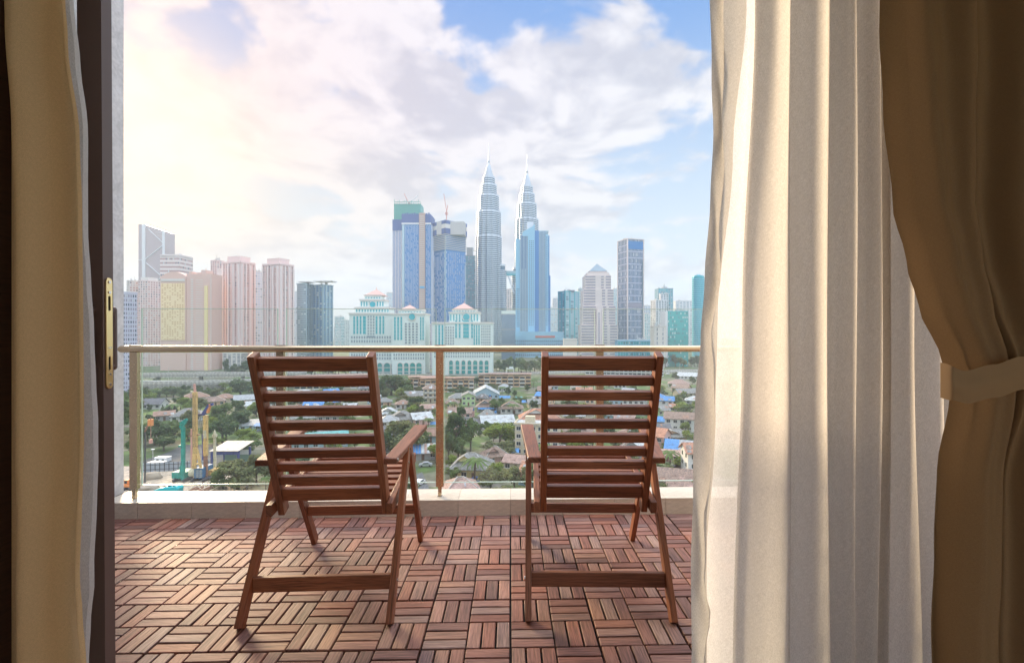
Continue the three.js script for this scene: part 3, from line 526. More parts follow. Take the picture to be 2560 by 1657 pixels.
  let first = null; for (const px of [420, 1010, 1060, 1140, 1180, 1240, 1320, 1660, 1700]) { const v = onGround(px, 950 - (px - 400) * 0.011); const l = first ? first.clone() : lamp(); l.userData = { ...l.userData, label: 'tall grey street lamp on the highway, ' + ({ 420: 'far end by the end post', 1010: 'before the middle clock building', 1060: 'just before the middle post', 1140: 'before the broad arcade', 1180: 'before the last arches', 1240: 'before the tree belt', 1320: 'beside the sign gantry', 1660: 'past the sheer-side chair', 1700: 'nearest the sheer' })[px] }; if (first) { l.name = numbered('street_lamp'); scene.add(l); } first ??= l; l.position.copy(v); }
}

// ---------------------------------------------------------------- where things stand in words
const zone = (px) => px < 306 ? 'hidden behind the end wall' : px > 1746 ? 'veiled by the sheer curtain' : px < 343 ? 'between end wall and end post' : px < 600 ? 'between end post and drape-side chair' : px < 945 ? 'behind drape-side chair' : px < 1100 ? 'between drape-side chair and middle post' : px < 1285 ? 'between middle post and sheer-side chair' : px < 1640 ? 'behind sheer-side chair' : 'between sheer-side chair and sheer curtain';
const rowOf = (py) => py > 1150 ? 'lowest row' : py > 1085 ? 'second row up' : py > 1035 ? 'third row up' : py > 1000 ? 'fourth row up' : py > 968 ? 'fifth row up' : py > 940 ? 'row by the highway' : 'strip beyond the highway';
const pending = [];                                                               // things whose label needs an ordinal when several share it
function later(o, head, px, py, category, group) { pending.push({ o, head, px, py, where: `${rowOf(py)}, ${zone(px)}`, category, group }); }
function settleLabels() {
  const by = new Map(); for (const q of pending) { const k = `${q.head}, ${q.where}`; by.has(k) ? by.get(k).push(q) : by.set(k, [q]); }
  const ord = ['first', 'second', 'third', 'fourth', 'fifth', 'sixth', 'seventh', 'eighth', 'ninth', 'tenth', 'eleventh', 'twelfth', 'thirteenth', 'fourteenth'];
  for (const [k, list] of by) { list.sort((a, b) => a.px - b.px); list.forEach((q, i) => tag(q.o, list.length > 1 ? `${ord[i] ?? 'last'} ${k}` : k, q.category, q.group)); }
}
const occupied = [];                                                              // circles on the ground already built on
const free = (x, z, r) => occupied.every((o) => Math.hypot(o[0] - x, o[1] - z) > o[2] + r);

// ---------------------------------------------------------------- houses
{
  const tile = (r, g, b) => std(r, g, b, 0.85, { map: sized(T.weather, 5), bumpMap: sized(T.corrug, 5, 1), bumpScale: 0.05 });
  C.roof = { grey: tile(.30, .30, .30), brown: tile(.34, .24, .20), pink: tile(.46, .31, .27), terracotta: tile(.52, .26, .18), blue: std(.06, .26, .62, .5, { map: sized(T.weather, 6) }), white: std(.54, .57, .60, .6, { map: sized(T.weather, 8) }), dark: tile(.18, .18, .20), teal: std(.08, .38, .42, .6, { map: sized(T.weather, 6) }), rust: tile(.42, .26, .20), silver: std(.38, .40, .43, .55, { map: sized(T.weather, 5) }) };
  const wall = (r, g, b) => std(r, g, b, 0.9, { map: sized(T.grit, 3.1) });
  C.wall = { white: wall(.74, .74, .72), cream: wall(.66, .58, .42), yellow: wall(.68, .55, .27), peach: wall(.72, .50, .33), pink: wall(.66, .42, .38), green: wall(.52, .70, .36), grey: wall(.42, .42, .42), blue: wall(.40, .56, .66) };
  C.pane = std(.03, .045, .055, 0.15); C.frame = std(.62, .60, .57, .6); C.door = std(.16, .09, .06, .7);
}
function house(o) {
  // o: px, py (foot of the front wall), w, dp (metres), st storeys, roof [kind, colour], wall, yaw, label (head) or full
  const v = onGround(o.px, o.py), az = Math.atan2(v.x, -v.z), yaw = -az + (o.yaw ?? 0), w = o.w, dp = o.dp ?? w * 0.8, hst = o.sh ?? 2.9, h = (o.st ?? 1) * hst, far = -v.z > 330;
  const g = base(o.name ?? 'house', v.x, GROUND, v.z); g.rotation.y = yaw; occupied.push([v.x - Math.sin(az) * -dp / 2, v.z - Math.cos(az) * dp / 2, Math.max(w, dp) * 0.55]);
  const wm = C.wall[o.wall ?? 'white'], rm = C.roof[o.roof[1]], kind = o.roof[0], rise = o.rise ?? Math.min(w, dp) * 0.28, ov = 0.7;
  const x0 = -w / 2, x1 = w / 2, z0 = -dp, z1 = 0, b = new Bits(); b.box(x0, x1, 0, h, z0, z1);
  const along = o.front ? false : true;                                                // ridge along the front, or gable turned to the front
  if (kind === 'gable') { if (along) { b.tri([x0, h, z1], [x0, h, z0], [x0, h + rise, (z0 + z1) / 2]).tri([x1, h, z0], [x1, h, z1], [x1, h + rise, (z0 + z1) / 2]); } else { b.tri([x0, h, z1], [x1, h, z1], [0, h + rise, z1]).tri([x1, h, z0], [x0, h, z0], [0, h + rise, z0]); } }
  b.build('wall', wm, g);
  const r = new Bits(), e = h - 0.15, up = h + rise + 0.12, X0 = x0 - ov, X1 = x1 + ov, Z0 = z0 - ov, Z1 = z1 + ov, zm = (Z0 + Z1) / 2, th = 0.18;
  const slab = (a, bb, c, d) => { r.quad(a, bb, c, d); const lo = (q) => [q[0], q[1] - th, q[2]]; r.quad(lo(d), lo(c), lo(bb), lo(a)); r.quad(lo(a), lo(bb), bb, a); r.quad(lo(bb), lo(c), c, bb); r.quad(lo(c), lo(d), d, c); r.quad(lo(d), lo(a), a, d); };
  if (kind === 'hip' || kind === 'dutch') {
    const in_ = along ? Math.min((Z1 - Z0) / 2, (X1 - X0) * 0.42) : 0, ra = along ? [X0 + in_, up, zm] : [0, up, Z0 + (X1 - X0) / 2.4], rb = along ? [X1 - in_, up, zm] : [0, up, Z1 - (X1 - X0) / 2.4];
    if (along) { slab([X0, e, Z1], [X1, e, Z1], rb, ra); slab([X1, e, Z0], [X0, e, Z0], ra, rb); slab([X0, e, Z0], [X0, e, Z1], ra, ra); slab([X1, e, Z1], [X1, e, Z0], rb, rb); }
    else { slab([X0, e, Z0], [X0, e, Z1], rb, ra); slab([X1, e, Z1], [X1, e, Z0], ra, rb); slab([X0, e, Z1], [X1, e, Z1], rb, rb); slab([X1, e, Z0], [X0, e, Z0], ra, ra); }
    if (kind === 'dutch') { const q = new Bits(), gx = X0 + w * 0.42, gw = w * 0.20, gy = e + rise * 0.62; q.tri([gx - gw, gy - 0.05, Z1 - dp * 0.20], [gx + gw, gy - 0.05, Z1 - dp * 0.20], [gx, gy + rise * 0.42, Z1 - dp * 0.20]).build('gable', wm, g); const rr = new Bits(), gz = Z1 - dp * 0.20 + 0.5, A = [gx, gy + rise * 0.46, gz], B = [gx, gy + rise * 0.46, zm]; rr.quad([gx - gw - 0.5, gy - 0.1, gz], A, B, [gx - gw - 0.5, gy - 0.1, zm]).quad(A, [gx + gw + 0.5, gy - 0.1, gz], [gx + gw + 0.5, gy - 0.1, zm], B).build('gable_roof', rm, g); }
    r.build('roof', rm, g);
    const rc = new Bits(); rc.bar(ra, rb, 0.35, 0.22); for (const [c, d] of along ? [[[X0, e, Z1], ra], [[X1, e, Z1], rb]] : [[[X0, e, Z1], rb], [[X1, e, Z1], rb]]) rc.bar(c, d, 0.28, 0.2); rc.build('ridge', C.concrete, g.children[g.children.length - 1]);
  } else if (kind === 'gable') {
    if (along) { slab([X0, e, Z1], [X1, e, Z1], [X1, up, zm], [X0, up, zm]); slab([X1, e, Z0], [X0, e, Z0], [X0, up, zm], [X1, up, zm]); } else { slab([X0, e, Z0], [X0, e, Z1], [0, up, Z1], [0, up, Z0]); slab([X1, e, Z1], [X1, e, Z0], [0, up, Z0], [0, up, Z1]); }
    if (o.half) { r.build('roof', rm, g); const t2 = new Bits(), xs = lerp(X0, X1, 0.47); t2.quad([X0, e + 0.03, Z1 + 0.02], [xs, e + 0.03, Z1 + 0.02], [xs, up + 0.03, zm], [X0, up + 0.03, zm]).build('roof', C.roof[o.half], g); }
    else r.build('roof', rm, g);
  } else if (kind === 'shed') { slab([X0, e, Z1], [X1, e, Z1], [X1, e + rise, Z0], [X0, e + rise, Z0]); r.build('roof', rm, g); if (o.stripes) { const cols = [C.roof.blue, C.roof.pink, C.roof.white]; const n = 11; for (let k = 0; k < n; k++) { const a = lerp(X0, X1, k / n), c = lerp(X0, X1, (k + 0.82) / n); new Bits().quad([a, e + 0.03, Z1 + 0.02], [c, e + 0.03, Z1 + 0.02], [c, e + rise + 0.03, Z0], [a, e + rise + 0.03, Z0]).build('roof_panel', k % 2 ? cols[k < 4 ? 0 : 2] : cols[k < 5 ? 0 : 1], g); } } }
  else { r.box(X0 + 0.4, X1 - 0.4, h, h + 0.35, Z0 + 0.4, Z1 - 0.4); r.build('roof', rm, g); const q = new Bits(); q.box(X0 + .35, X1 - .35, h + .2, h + 0.9, Z1 - .65, Z1 - .35).box(X0 + .35, X0 + .65, h + .2, h + .9, Z0 + .4, Z1 - .66).box(X1 - .65, X1 - .35, h + .2, h + .9, Z0 + .4, Z1 - .66).build('parapet', wm, g); new Bits().box(x0 + w * .2, x0 + w * .42, h + .35, h + 2.6, z0 + dp * .3, z0 + dp * .6).build('stair_head', wm, g); }
  // patched sheets on the front slope, and a water tank on some roofs
  const pr = rng(Math.round(o.px * 31 + o.py * 7));
  if (along && (kind === 'gable' || kind === 'hip') && !o.half && pr() < 0.8) { const cols = ['silver', 'rust', 'white', 'brown', 'grey', 'pink'], q0 = kind === 'hip' ? .40 : .04, q1 = kind === 'hip' ? .60 : .96, nP = 1 + Math.floor(pr() * 4); for (let k = 0; k < nP; k++) { const u0 = lerp(q0, q1, pr() * .8), u1 = Math.min(q1, u0 + .08 + .12 * pr()), v0 = pr() * .55, v1 = Math.min(.96, v0 + .18 + .3 * pr()), P = (u, v) => [lerp(X0, X1, u), lerp(e, up, v) + .05 + k * .012, lerp(Z1, zm, v) + .03]; new Bits().quad(P(u0, v0), P(u1, v0), P(u1, v1), P(u0, v1)).build('roof_patch', C.roof[cols[Math.floor(pr() * 6)]], g); } }
  if (pr() < 0.22 && o.py < 1130) { const c = new THREE.CylinderGeometry(.62, .62, 1.2, 14); c.translate(x1 + .2, h + 1.0, z0 + dp * .3); const tk = mesh('water_tank', c, pr() < .5 ? C.roof.blue : C.roof.silver, g); new Bits().box(x1 - .5, x1 + .9, 0, h + .4, z0 + dp * .3 - .6, z0 + dp * .3 + .6).build('tank_stand', wm, tk); }
  // openings
  const n = o.win ?? Math.max(2, Math.round(w / 3.2)), many = new Bits(), manyF = new Bits();
  for (let s = 0; s < (o.st ?? 1); s++) {
    for (let k = 0; k < n; k++) {
      const c = lerp(x0, x1, (k + 0.5) / n), hw = Math.min(0.75, w / n * 0.32), y0 = s * hst + 0.95, y1 = y0 + 1.25, isDoor = s === 0 && k === Math.floor(n / 2);
      if (isDoor && !far) { boxed('door', C.door, g, c - 0.5, c + 0.5, 0, 2.1, 0, 0.05); continue; }
      if (far) { many.box(c - hw, c + hw, y0, y1, 0, 0.04); manyF.box(c - hw - 0.1, c + hw + 0.1, y0 - 0.15, y0, 0, 0.14); continue; }
      const win = boxed('window', C.frame, g, c - hw - 0.1, c + hw + 0.1, y0 - 0.1, y1 + 0.1, 0, 0.05); new Bits().box(c - hw, c - 0.04, y0, y1, 0.05, 0.07).box(c + 0.04, c + hw, y0, y1, 0.05, 0.07).build('pane', C.pane, win); boxed('sill', C.frame, win, c - hw - 0.2, c + hw + 0.2, y0 - 0.2, y0 - 0.1, 0, 0.2);
    }
    if (!far) for (const sx of [x0, x1]) for (let k = 0; k < 2; k++) { const c = lerp(z0, z1, (k + 0.5) / 2), y0 = s * hst + 0.95, t = sx < 0 ? -1 : 1; const win = boxed('window', C.frame, g, Math.min(sx, sx + t * .05), Math.max(sx, sx + t * .05), y0 - 0.1, y0 + 1.3, c - 0.7, c + 0.7); boxed('pane', C.pane, win, Math.min(sx + t * .05, sx + t * .07), Math.max(sx + t * .05, sx + t * .07), y0, y0 + 1.2, c - 0.6, c + 0.6); }
    if (s > 0 && o.balcony) boxed('balcony', C.paleConcrete, g, x0, x1, s * hst - 0.1, s * hst + 0.9, 0.08, 1.1);
  }
  if (!many.empty) { stuff(many.build('window', C.pane, g)); stuff(manyF.build('sill', C.frame, g)); }
  if (o.awning) { const a = new Bits(), ym = 2.2; a.quad([x0 * .9, ym, 3.2], [x1 * .9, ym, 3.2], [x1 * .9, 2.75, 0.06], [x0 * .9, 2.75, 0.06]).quad([x0 * .9, 2.68, 0.06], [x1 * .9, 2.68, 0.06], [x1 * .9, ym - .07, 3.2], [x0 * .9, ym - .07, 3.2]).build('awning', C.roof[o.awning], g); for (const x of [x0 * .88, x1 * .88]) boxed('awning_post', C.frame, g, x - .06, x + .06, 0, 2.2, 3.0, 3.12); }
  if (o.label) tag(g, o.label, o.cat ?? 'house'); else later(g, `${o.wall ?? 'white'} house under ${kind === 'flat' ? 'flat ' : kind === 'gable' ? 'gabled ' : kind === 'shed' ? 'sloping ' : 'hipped '}${o.roof[1]} roof`, o.px, o.py, 'house', 'low houses below the balcony');
  return g;
}
{
  const L = (px, py, w, st, roof, wall, label, more = {}) => house({ px, py, w, st, roof, wall, label, ...more });
  L(1171, 1199, 11.5, 1, ['dutch', 'grey'], 'yellow', 'yellow house with large grey hipped roof and small gable beside middle post', { dp: 11, rise: 3.6, yaw: -0.2, sh: 3.2 });
  L(1158, 1258, 9, 1, ['hip', 'pink'], 'cream', 'pink roofed house just over the kerb, below the yellow house', { dp: 10, yaw: 0.15 });
  L(1288, 1178, 8, 1, ['gable', 'pink'], 'cream', 'low house with pinkish brown gabled roof under the cream block of flats', { dp: 6, yaw: -0.35 });
  L(1342, 1140, 16, 4, ['flat', 'white'], 'cream', 'cream four storey block of flats behind the sheer-side chair armrest', { dp: 9, win: 6, yaw: -0.12, cat: 'apartment building', name: 'apartment_block', sh: 2.75 });
  L(1352, 1080, 18, 2, ['dutch', 'terracotta'], 'white', 'white two storey house under wide terracotta roof, behind the cream block', { dp: 11, rise: 4, yaw: 0.1 });
  L(1214, 997, 17.5, 1, ['gable', 'white'], 'blue', 'pale hall with broad white gable facing the balcony', { dp: 20, front: 1, rise: 4.6, name: 'hall', cat: 'hall', sh: 3 });
  L(1171, 1014, 8, 2, ['gable', 'grey'], 'green', 'light green house with gable to the front, left of a blue tarp roof', { dp: 11, front: 1, rise: 2 });
  L(1146, 1006, 12, 1, ['hip', 'grey'], 'cream', 'cream house under grey hipped roof just above the green house', { dp: 9 });
  L(1218, 1030, 11.5, 1, ['dutch', 'brown'], 'grey', 'brown roofed house with bright blue awning in front', { dp: 9, awning: 'blue', rise: 3.4 });
  L(1279, 1034, 12, 1, ['dutch', 'brown'], 'white', 'broad brown hipped roof with white gable, next to the blue awning', { dp: 10, rise: 3.2 });
  L(1148, 1046, 12, 1, ['gable', 'brown'], 'pink', 'long brown gabled roof behind the tall dark trees', { dp: 8, yaw: -.2 });
  L(1246, 1071, 15, 1, ['gable', 'white'], 'white', 'white house with pale grey gabled roof behind the yellow green tree', { dp: 9, rise: 2.6, yaw: .2 });
  L(1058, 1062, 9, 1, ['gable', 'white'], 'pink', 'house with grey white patched roof beside middle post', { dp: 9, yaw: .3 });
  L(1010, 1063, 12, 1, ['dutch', 'grey'], 'grey', 'grey hipped roof with a red flank above the big olive tree', { dp: 10, rise: 3.4, yaw: .15 });
  L(972, 1086, 7.5, 2, ['hip', 'silver'], 'white', 'white two storey house with silver roof beside the drape-side chair', { dp: 8 });
  L(1070, 1034, 8, 1, ['gable', 'pink'], 'white', 'small house under pink gabled roof beside middle post', { dp: 7, rise: 1.8 });
  L(1076, 1006, 9, 3, ['hip', 'brown'], 'cream', 'cream three storey house under brown roof beside middle post', { dp: 9, balcony: 1 });
  L(1007, 1022, 8, 1, ['hip', 'rust'], 'white', 'small rust red roof with a white stripe among trees', { dp: 7 });
  L(962, 1016, 7.5, 1, ['hip', 'grey'], 'peach', 'peach house under grey roof close to the drape-side chair', { dp: 7 });
  L(1040, 1000, 14, 1, ['gable', 'grey'], 'cream', 'grey gabled roof below the peach flats', { dp: 9 });
  L(1057, 1150, 10, 1, ['shed', 'silver'], 'grey', 'open shed under blue and pink striped roof', { dp: 5, rise: 2.0, stripes: 1, name: 'shed', cat: 'shed', sh: 2.6 });
  L(1660, 1026, 10.5, 2, ['gable', 'blue'], 'white', 'white house with long bright blue gabled roof', { dp: 6, rise: 2 });
  L(1648, 1002, 6.5, 1, ['hip', 'blue'], 'blue', 'small blue roof above the long blue one', { dp: 6 });
  L(1697, 968, 16, 1, ['hip', 'pink'], 'white', 'pinkish roofed house with pale eaves near the sheer', { dp: 11 });
  L(1722, 993, 14, 1, ['gable', 'grey'], 'cream', 'cream house with grey gable tucked behind the sheer edge', { dp: 9, yaw: .5 });
  L(1720, 948, 20, 1, ['gable', 'white'], 'white', 'bright white shed roof near the highway by the sheer', { dp: 16, rise: 3, name: 'warehouse', cat: 'warehouse' });
  L(1660, 1039, 7, 1, ['gable', 'grey'], 'green', 'pale green house under grey gable below the long blue roof', { dp: 8, yaw: .5 });
  L(1688, 1030, 5.5, 1, ['gable', 'terracotta'], 'white', 'small terracotta roof beside the long blue roof', { dp: 5 });
  L(1706, 1079, 15, 2, ['gable', 'brown'], 'white', 'white two storey house under long brown roof', { dp: 8, rise: 2.4 });
  L(1643, 1068, 6.5, 1, ['shed', 'blue'], 'grey', 'lean-to with plain blue roof beside the sheer-side chair', { dp: 5, rise: 1.6, name: 'shed', cat: 'shed' });
  L(1652, 1091, 8.5, 1, ['gable', 'dark'], 'pink', 'dark grey roofed house beside the sheer-side chair armrest', { dp: 7, yaw: .2 });
  L(1699, 1146, 9.5, 1, ['gable', 'silver'], 'cream', 'house whose roof is half bright blue and half grey', { dp: 9, rise: 2.8, half: 'blue', yaw: -.08 });
  L(1668, 1153, 9, 1, ['shed', 'pink'], 'pink', 'low pink lean-to in front of the half blue roof', { dp: 4, rise: 1.2, name: 'shed', cat: 'shed', sh: 2.2 });
  L(1752, 1202, 7.5, 3, ['gable', 'terracotta'], 'white', 'tall white house under orange tiled roof, cut off by the sheer', { dp: 8, rise: 2.2, yaw: .3, sh: 2.8 });
  L(1680, 1228, 11.5, 1, ['gable', 'brown'], 'grey', 'long weathered brown roof just over the kerb beside the sheer', { dp: 8, rise: 2.6 });
  L(1720, 1252, 10, 1, ['gable', 'brown'], 'brown' in C.wall ? 'grey' : 'grey', 'brown roof at the very edge of the kerb by the sheer', { dp: 5 });
  L(376, 1023, 10, 1, ['gable', 'dark'], 'white', 'white house with dark gabled roof beside the end post', { dp: 9, yaw: -.5, rise: 2.8 });
  L(489, 1004, 14, 1, ['hip', 'rust'], 'white', 'rust roofed house behind the tall yellow mast', { dp: 10 });
  L(530, 1015, 13, 1, ['hip', 'brown'], 'peach', 'brown hipped roof beside the tall yellow mast', { dp: 8 });
  L(562, 1006, 11, 1, ['hip', 'rust'], 'cream', 'small rust hipped roof to the side of the masts', { dp: 8 });
  L(620, 1010, 15, 1, ['gable', 'silver'], 'peach', 'patched silver roofs beside the drape-side chair frame', { dp: 9 });
  L(463, 1054, 13, 1, ['hip', 'grey'], 'white', 'white bungalow under large grey hipped roof behind the masts', { dp: 10, yaw: -.25, rise: 3 });
  L(410, 1052, 8, 1, ['gable', 'rust'], 'grey', 'low rusty roof at the tree edge beside the white bungalow', { dp: 6 });
  L(625, 1078, 9, 1, ['shed', 'silver'], 'blue', 'corrugated silver roofs with blue sheet beside the drape-side chair', { dp: 7, rise: 1.5, name: 'shed', cat: 'shed' });
  L(800, 1122, 20, 1, ['shed', 'teal'], 'blue', 'long teal metal roof seen through the drape-side chair backrest', { dp: 9, rise: 2, name: 'shed', cat: 'shed' });
  // terraces of flats under the highway
  const rowFlats = (px, py, units, uw, wallc, label, roofc) => {
    const v = onGround(px, py), g = thing('row_of_flats', label, 'row houses', v.x, GROUND, v.z, -Math.atan2(v.x, -v.z) - 0.05); const w = units * uw; occupied.push([v.x, v.z - 5, w * .5]);
    for (let k = 0; k < units; k++) { const x0 = -w / 2 + k * uw, u = boxed('unit', C.wall[wallc], g, x0, x0 + uw - .25, 0, 9 + (k % 3) * .5, -9 + (k % 2), (k % 2)), z = k % 2; 
      const a = new Bits(), p = new Bits(); for (let s = 0; s < 3; s++) { a.box(x0 + .4, x0 + uw - .6, s * 3 + .9, s * 3 + 2.3, z, z + .05); p.box(x0 + .05, x0 + uw - .3, s * 3 - .05, s * 3 + .85, z + .9, z + 1.0).box(x0 + .05, x0 + uw - .3, s * 3 - .06, s * 3 + .1, z, z + .9); } a.build('window', C.pane, u); p.build('balcony', C.wall[k % 2 ? 'white' : wallc], u); }
    new Bits().box(-w / 2 - .3, w / 2 + .3, 10.3, 10.6, -9.6, 1.8).build('roof', C.roof[roofc], g);
  };
  rowFlats(1262, 967, 9, 4.8, 'peach', 'long row of peach flats under the highway gantry', 'pink');
  rowFlats(1118, 980, 10, 4.0, 'peach', 'row of white and peach flats passing behind the middle post', 'rust');
  rowFlats(1040, 976, 3, 4.0, 'peach', 'short peach block of flats beside the middle post', 'pink');
  rowFlats(830, 972, 12, 4.6, 'cream', 'long cream terrace seen through the drape-side chair backrest', 'pink');
  rowFlats(1560, 938, 18, 4.4, 'white', 'long white terrace close under the highway', 'grey');
  // more low houses between those read off one by one
  const r = rng(9), roofs = ['grey', 'brown', 'pink', 'rust', 'blue', 'dark', 'silver', 'terracotta', 'white', 'grey', 'brown'], kinds = ['hip', 'gable', 'gable', 'hip', 'dutch'], walls = ['white', 'cream', 'peach', 'grey', 'white', 'pink', 'blue'];
  let made = 0;
  for (let k = 0; k < 2600 && made < 74; k++) {
    const px = lerp(625, 1745, r()), py = 962 + 265 * Math.pow(r(), 1.5), v = onGround(px, py), w = 7 + r() * 6;
    if (px < 700 && py > 1090) continue; if (px > 1000 && px < 1100 && py > 1110) continue;
    if (!free(v.x, v.z - 3, w * .55)) continue;
    house({ px, py, w, dp: 6 + r() * 4, st: r() < 0.2 ? 2 : 1, roof: [kinds[Math.floor(r() * 5)], roofs[Math.floor(r() * roofs.length)]], wall: walls[Math.floor(r() * walls.length)], yaw: (r() - .5) * .9, rise: 1.6 + r() * 1.4 }); made++;
  }
}

// ---------------------------------------------------------------- trees
{
  const bark = std(0.13, 0.10, 0.075, 0.95, { map: sized(T.weather, 0.6) });
  const leaf = (r, g, b) => phys(r, g, b, 0.9, { vertexColors: true, transmission: 0.42, thickness: 0, ior: 1.2, specularIntensity: 0.3 });
  const tone = { dark: leaf(.092, .142, .058), mid: leaf(.135, .195, .066), light: leaf(.215, .285, .062), olive: leaf(.180, .205, .088), palm: leaf(.14, .21, .07) };
  // crown: leaf sprays spread over the outside of many lobes, unit crown one metre wide and tall
  function crown(seed, lobes, leaves, size, shape) {
    const r = rng(seed), L = [];
    for (let k = 0; k < lobes; k++) { const t = r() * 6.283, q = Math.sqrt(r()) * (shape.spread ?? .34), y = shape.low + (shape.high - shape.low) * r(); const s = (shape.lobe ?? .2) * (0.6 + 0.7 * r()) * (1 - 0.35 * Math.abs((y - shape.low) / (shape.high - shape.low) - .4)); L.push([Math.cos(t) * q * (1 - .45 * (y - shape.low)), y, Math.sin(t) * q * (1 - .45 * (y - shape.low)), s]); }
    const p = [], c = [], ix = [], nrm = [], X = new THREE.Vector3(), N = new THREE.Vector3(), A = new THREE.Vector3(), B = new THREE.Vector3();
    for (let k = 0; k < leaves; k++) {
      const l = L[Math.floor(r() * lobes)], th = r() * 6.283, cy = r() * 1.75 - .75, sy = Math.sqrt(Math.max(0, 1 - cy * cy)); N.set(Math.cos(th) * sy, cy, Math.sin(th) * sy);
      const rr = l[3] * (0.62 + 0.62 * r() ** 1.6); X.set(l[0] + N.x * rr, l[1] + N.y * rr * .85, l[2] + N.z * rr); if (X.y < 0.02) continue;
      N.x += (r() - .5) * 1.5; N.y += (r() - .5) * 1.5 + .25; N.z += (r() - .5) * 1.5; N.normalize(); A.set(r() - .5, r() - .5, r() - .5).cross(N).normalize(); B.crossVectors(N, A);
      const s = size * (0.6 + 0.8 * r()), i = p.length / 3, v = 0.72 + 0.56 * r(), warm = (r() - .4) * 0.16; const P = (a, b, d) => { p.push(X.x + A.x * a * s + B.x * b * s + N.x * d * s, X.y + A.y * a * s + B.y * b * s + N.y * d * s, X.z + A.z * a * s + B.z * b * s + N.z * d * s); c.push(v * (1 + warm), v, v * (1 - warm * .5)); nrm.push(N.x, N.y, N.z); };
      P(-.5, -.12, 0); P(-.05, -.42, .12); P(.55, .05, -.05); P(.05, .45, .12); ix.push(i, i + 1, i + 2, i, i + 2, i + 3);
    }
    const g = new THREE.BufferGeometry(); g.setAttribute('position', new THREE.Float32BufferAttribute(p, 3)); g.setAttribute('normal', new THREE.Float32BufferAttribute(nrm, 3)); g.setAttribute('color', new THREE.Float32BufferAttribute(c, 3)); g.setIndex(ix); return g;
  }
  function trunk(seed, h) {                                              // tapered stem and five limbs
    const r = rng(seed), parts = []; const limb = (a, b, ra, rb) => { const A = new THREE.Vector3(...a), B = new THREE.Vector3(...b), g = new THREE.CylinderGeometry(rb, ra, A.distanceTo(B), 7, 1), q = new THREE.Quaternion().setFromUnitVectors(new THREE.Vector3(0, 1, 0), B.clone().sub(A).normalize()); g.applyQuaternion(q); g.translate((A.x + B.x) / 2, (A.y + B.y) / 2, (A.z + B.z) / 2); parts.push(g); };
    limb([0, 0, 0], [.015, h, .01], .036, .024); for (let k = 0; k < 5; k++) { const t = k * 1.26 + r(), q = .16 + .14 * r(); limb([.015, h * (.8 + .05 * k), .01], [Math.cos(t) * q, h + .2 + .2 * r(), Math.sin(t) * q], .018, .006); } return mergeGeometries(parts);
  }
  const round = { low: .28, high: .84, spread: .36, lobe: .17 }, wide = { low: .42, high: .82, spread: .44, lobe: .14 }, tall = { low: .22, high: .90, spread: .27, lobe: .14 };
  const kinds = { round: [crown(3, 15, 2300, .064, round), crown(4, 12, 2200, .066, round), crown(5, 17, 2300, .062, round)], wide: [crown(6, 15, 2300, .060, wide), crown(7, 13, 2200, .064, wide)], tall: [crown(8, 15, 2200, .060, tall), crown(9, 12, 2100, .062, tall)], far: [crown(11, 9, 1100, .085, round), crown(12, 9, 1100, .085, round)] };
  const stems = { round: [trunk(21, .34), trunk(22, .3), trunk(23, .32)], wide: [trunk(24, .42), trunk(25, .42)], tall: [trunk(26, .3), trunk(27, .3)], far: [trunk(28, .3), trunk(29, .32)] };
  // palm: drooping fronds on a ringed stem
  const frond = (() => { const r = rng(14), p = [], c = [], ix = []; for (let k = 0; k < 20; k++) { const t = k / 20 * 6.283 + r() * .3, up = .15 + .5 * r(), len = .36 + .1 * r(); let last = null; for (let s = 0; s <= 7; s++) { const u = s / 7, x = u * len, y = .80 + up * .34 * u - .50 * u * u * (.6 + .5 * r() * .3), w = .035 * Math.sin(Math.PI * (0.12 + .88 * u)) + .004; const C_ = [Math.cos(t) * x, y, Math.sin(t) * x], S_ = [-Math.sin(t) * w, -w * .5, Math.cos(t) * w]; const i = p.length / 3; p.push(C_[0] + S_[0], C_[1] + S_[1], C_[2] + S_[2], ...C_, C_[0] - S_[0], C_[1] + S_[1], C_[2] - S_[2]); const v = .8 + .4 * r(); for (let q = 0; q < 3; q++) c.push(v, v, v); if (last !== null) ix.push(last, last + 1, i + 1, last, i + 1, i, last + 1, last + 2, i + 2, last + 1, i + 2, i + 1); last = i; } } const g = new THREE.BufferGeometry(); g.setAttribute('position', new THREE.Float32BufferAttribute(p, 3)); g.setAttribute('color', new THREE.Float32BufferAttribute(c, 3)); g.setIndex(ix); g.computeVertexNormals(); return g; })();
  const palmStem = (() => { const parts = []; for (let k = 0; k < 8; k++) { const g = new THREE.CylinderGeometry(.018, .022, .105, 8); g.translate(.012 * Math.sin(k * .5), .05 + k * .1, 0); parts.push(g); } return mergeGeometries(parts); })();
  const R = rng(31), words = { round: 'round', wide: 'spreading', tall: 'tall', far: 'bushy' }, tint = { dark: 'dark green', mid: 'mid green', light: 'bright green', olive: 'olive green', palm: 'green' };
  function tree(px, top, foot, wpx, colour, shape) {
    const v = onGround(px, foot), d = FOCAL * (EYE - GROUND) / (foot - CY), h = (foot - top) / FOCAL * d, w = wpx / FOCAL * d;
    if (shape === 'palm') { const o = base('palm_tree', v.x, GROUND, v.z); mesh('trunk', palmStem, bark, o); mesh('crown', frond, tone.palm, o); o.scale.set(w * 1.25, h * 1.06, w * 1.25); o.rotation.y = R() * 6; occupied.push([v.x, v.z, w * .25]); later(o, 'palm with drooping fronds', px, foot, 'palm tree', 'palms among the houses'); return; }
    shape ??= ['round', 'wide', 'tall'][Math.floor(R() * 3)]; const kind = d > 420 ? 'far' : shape, i = Math.floor(R() * kinds[kind].length), o = base('tree', v.x, GROUND, v.z);
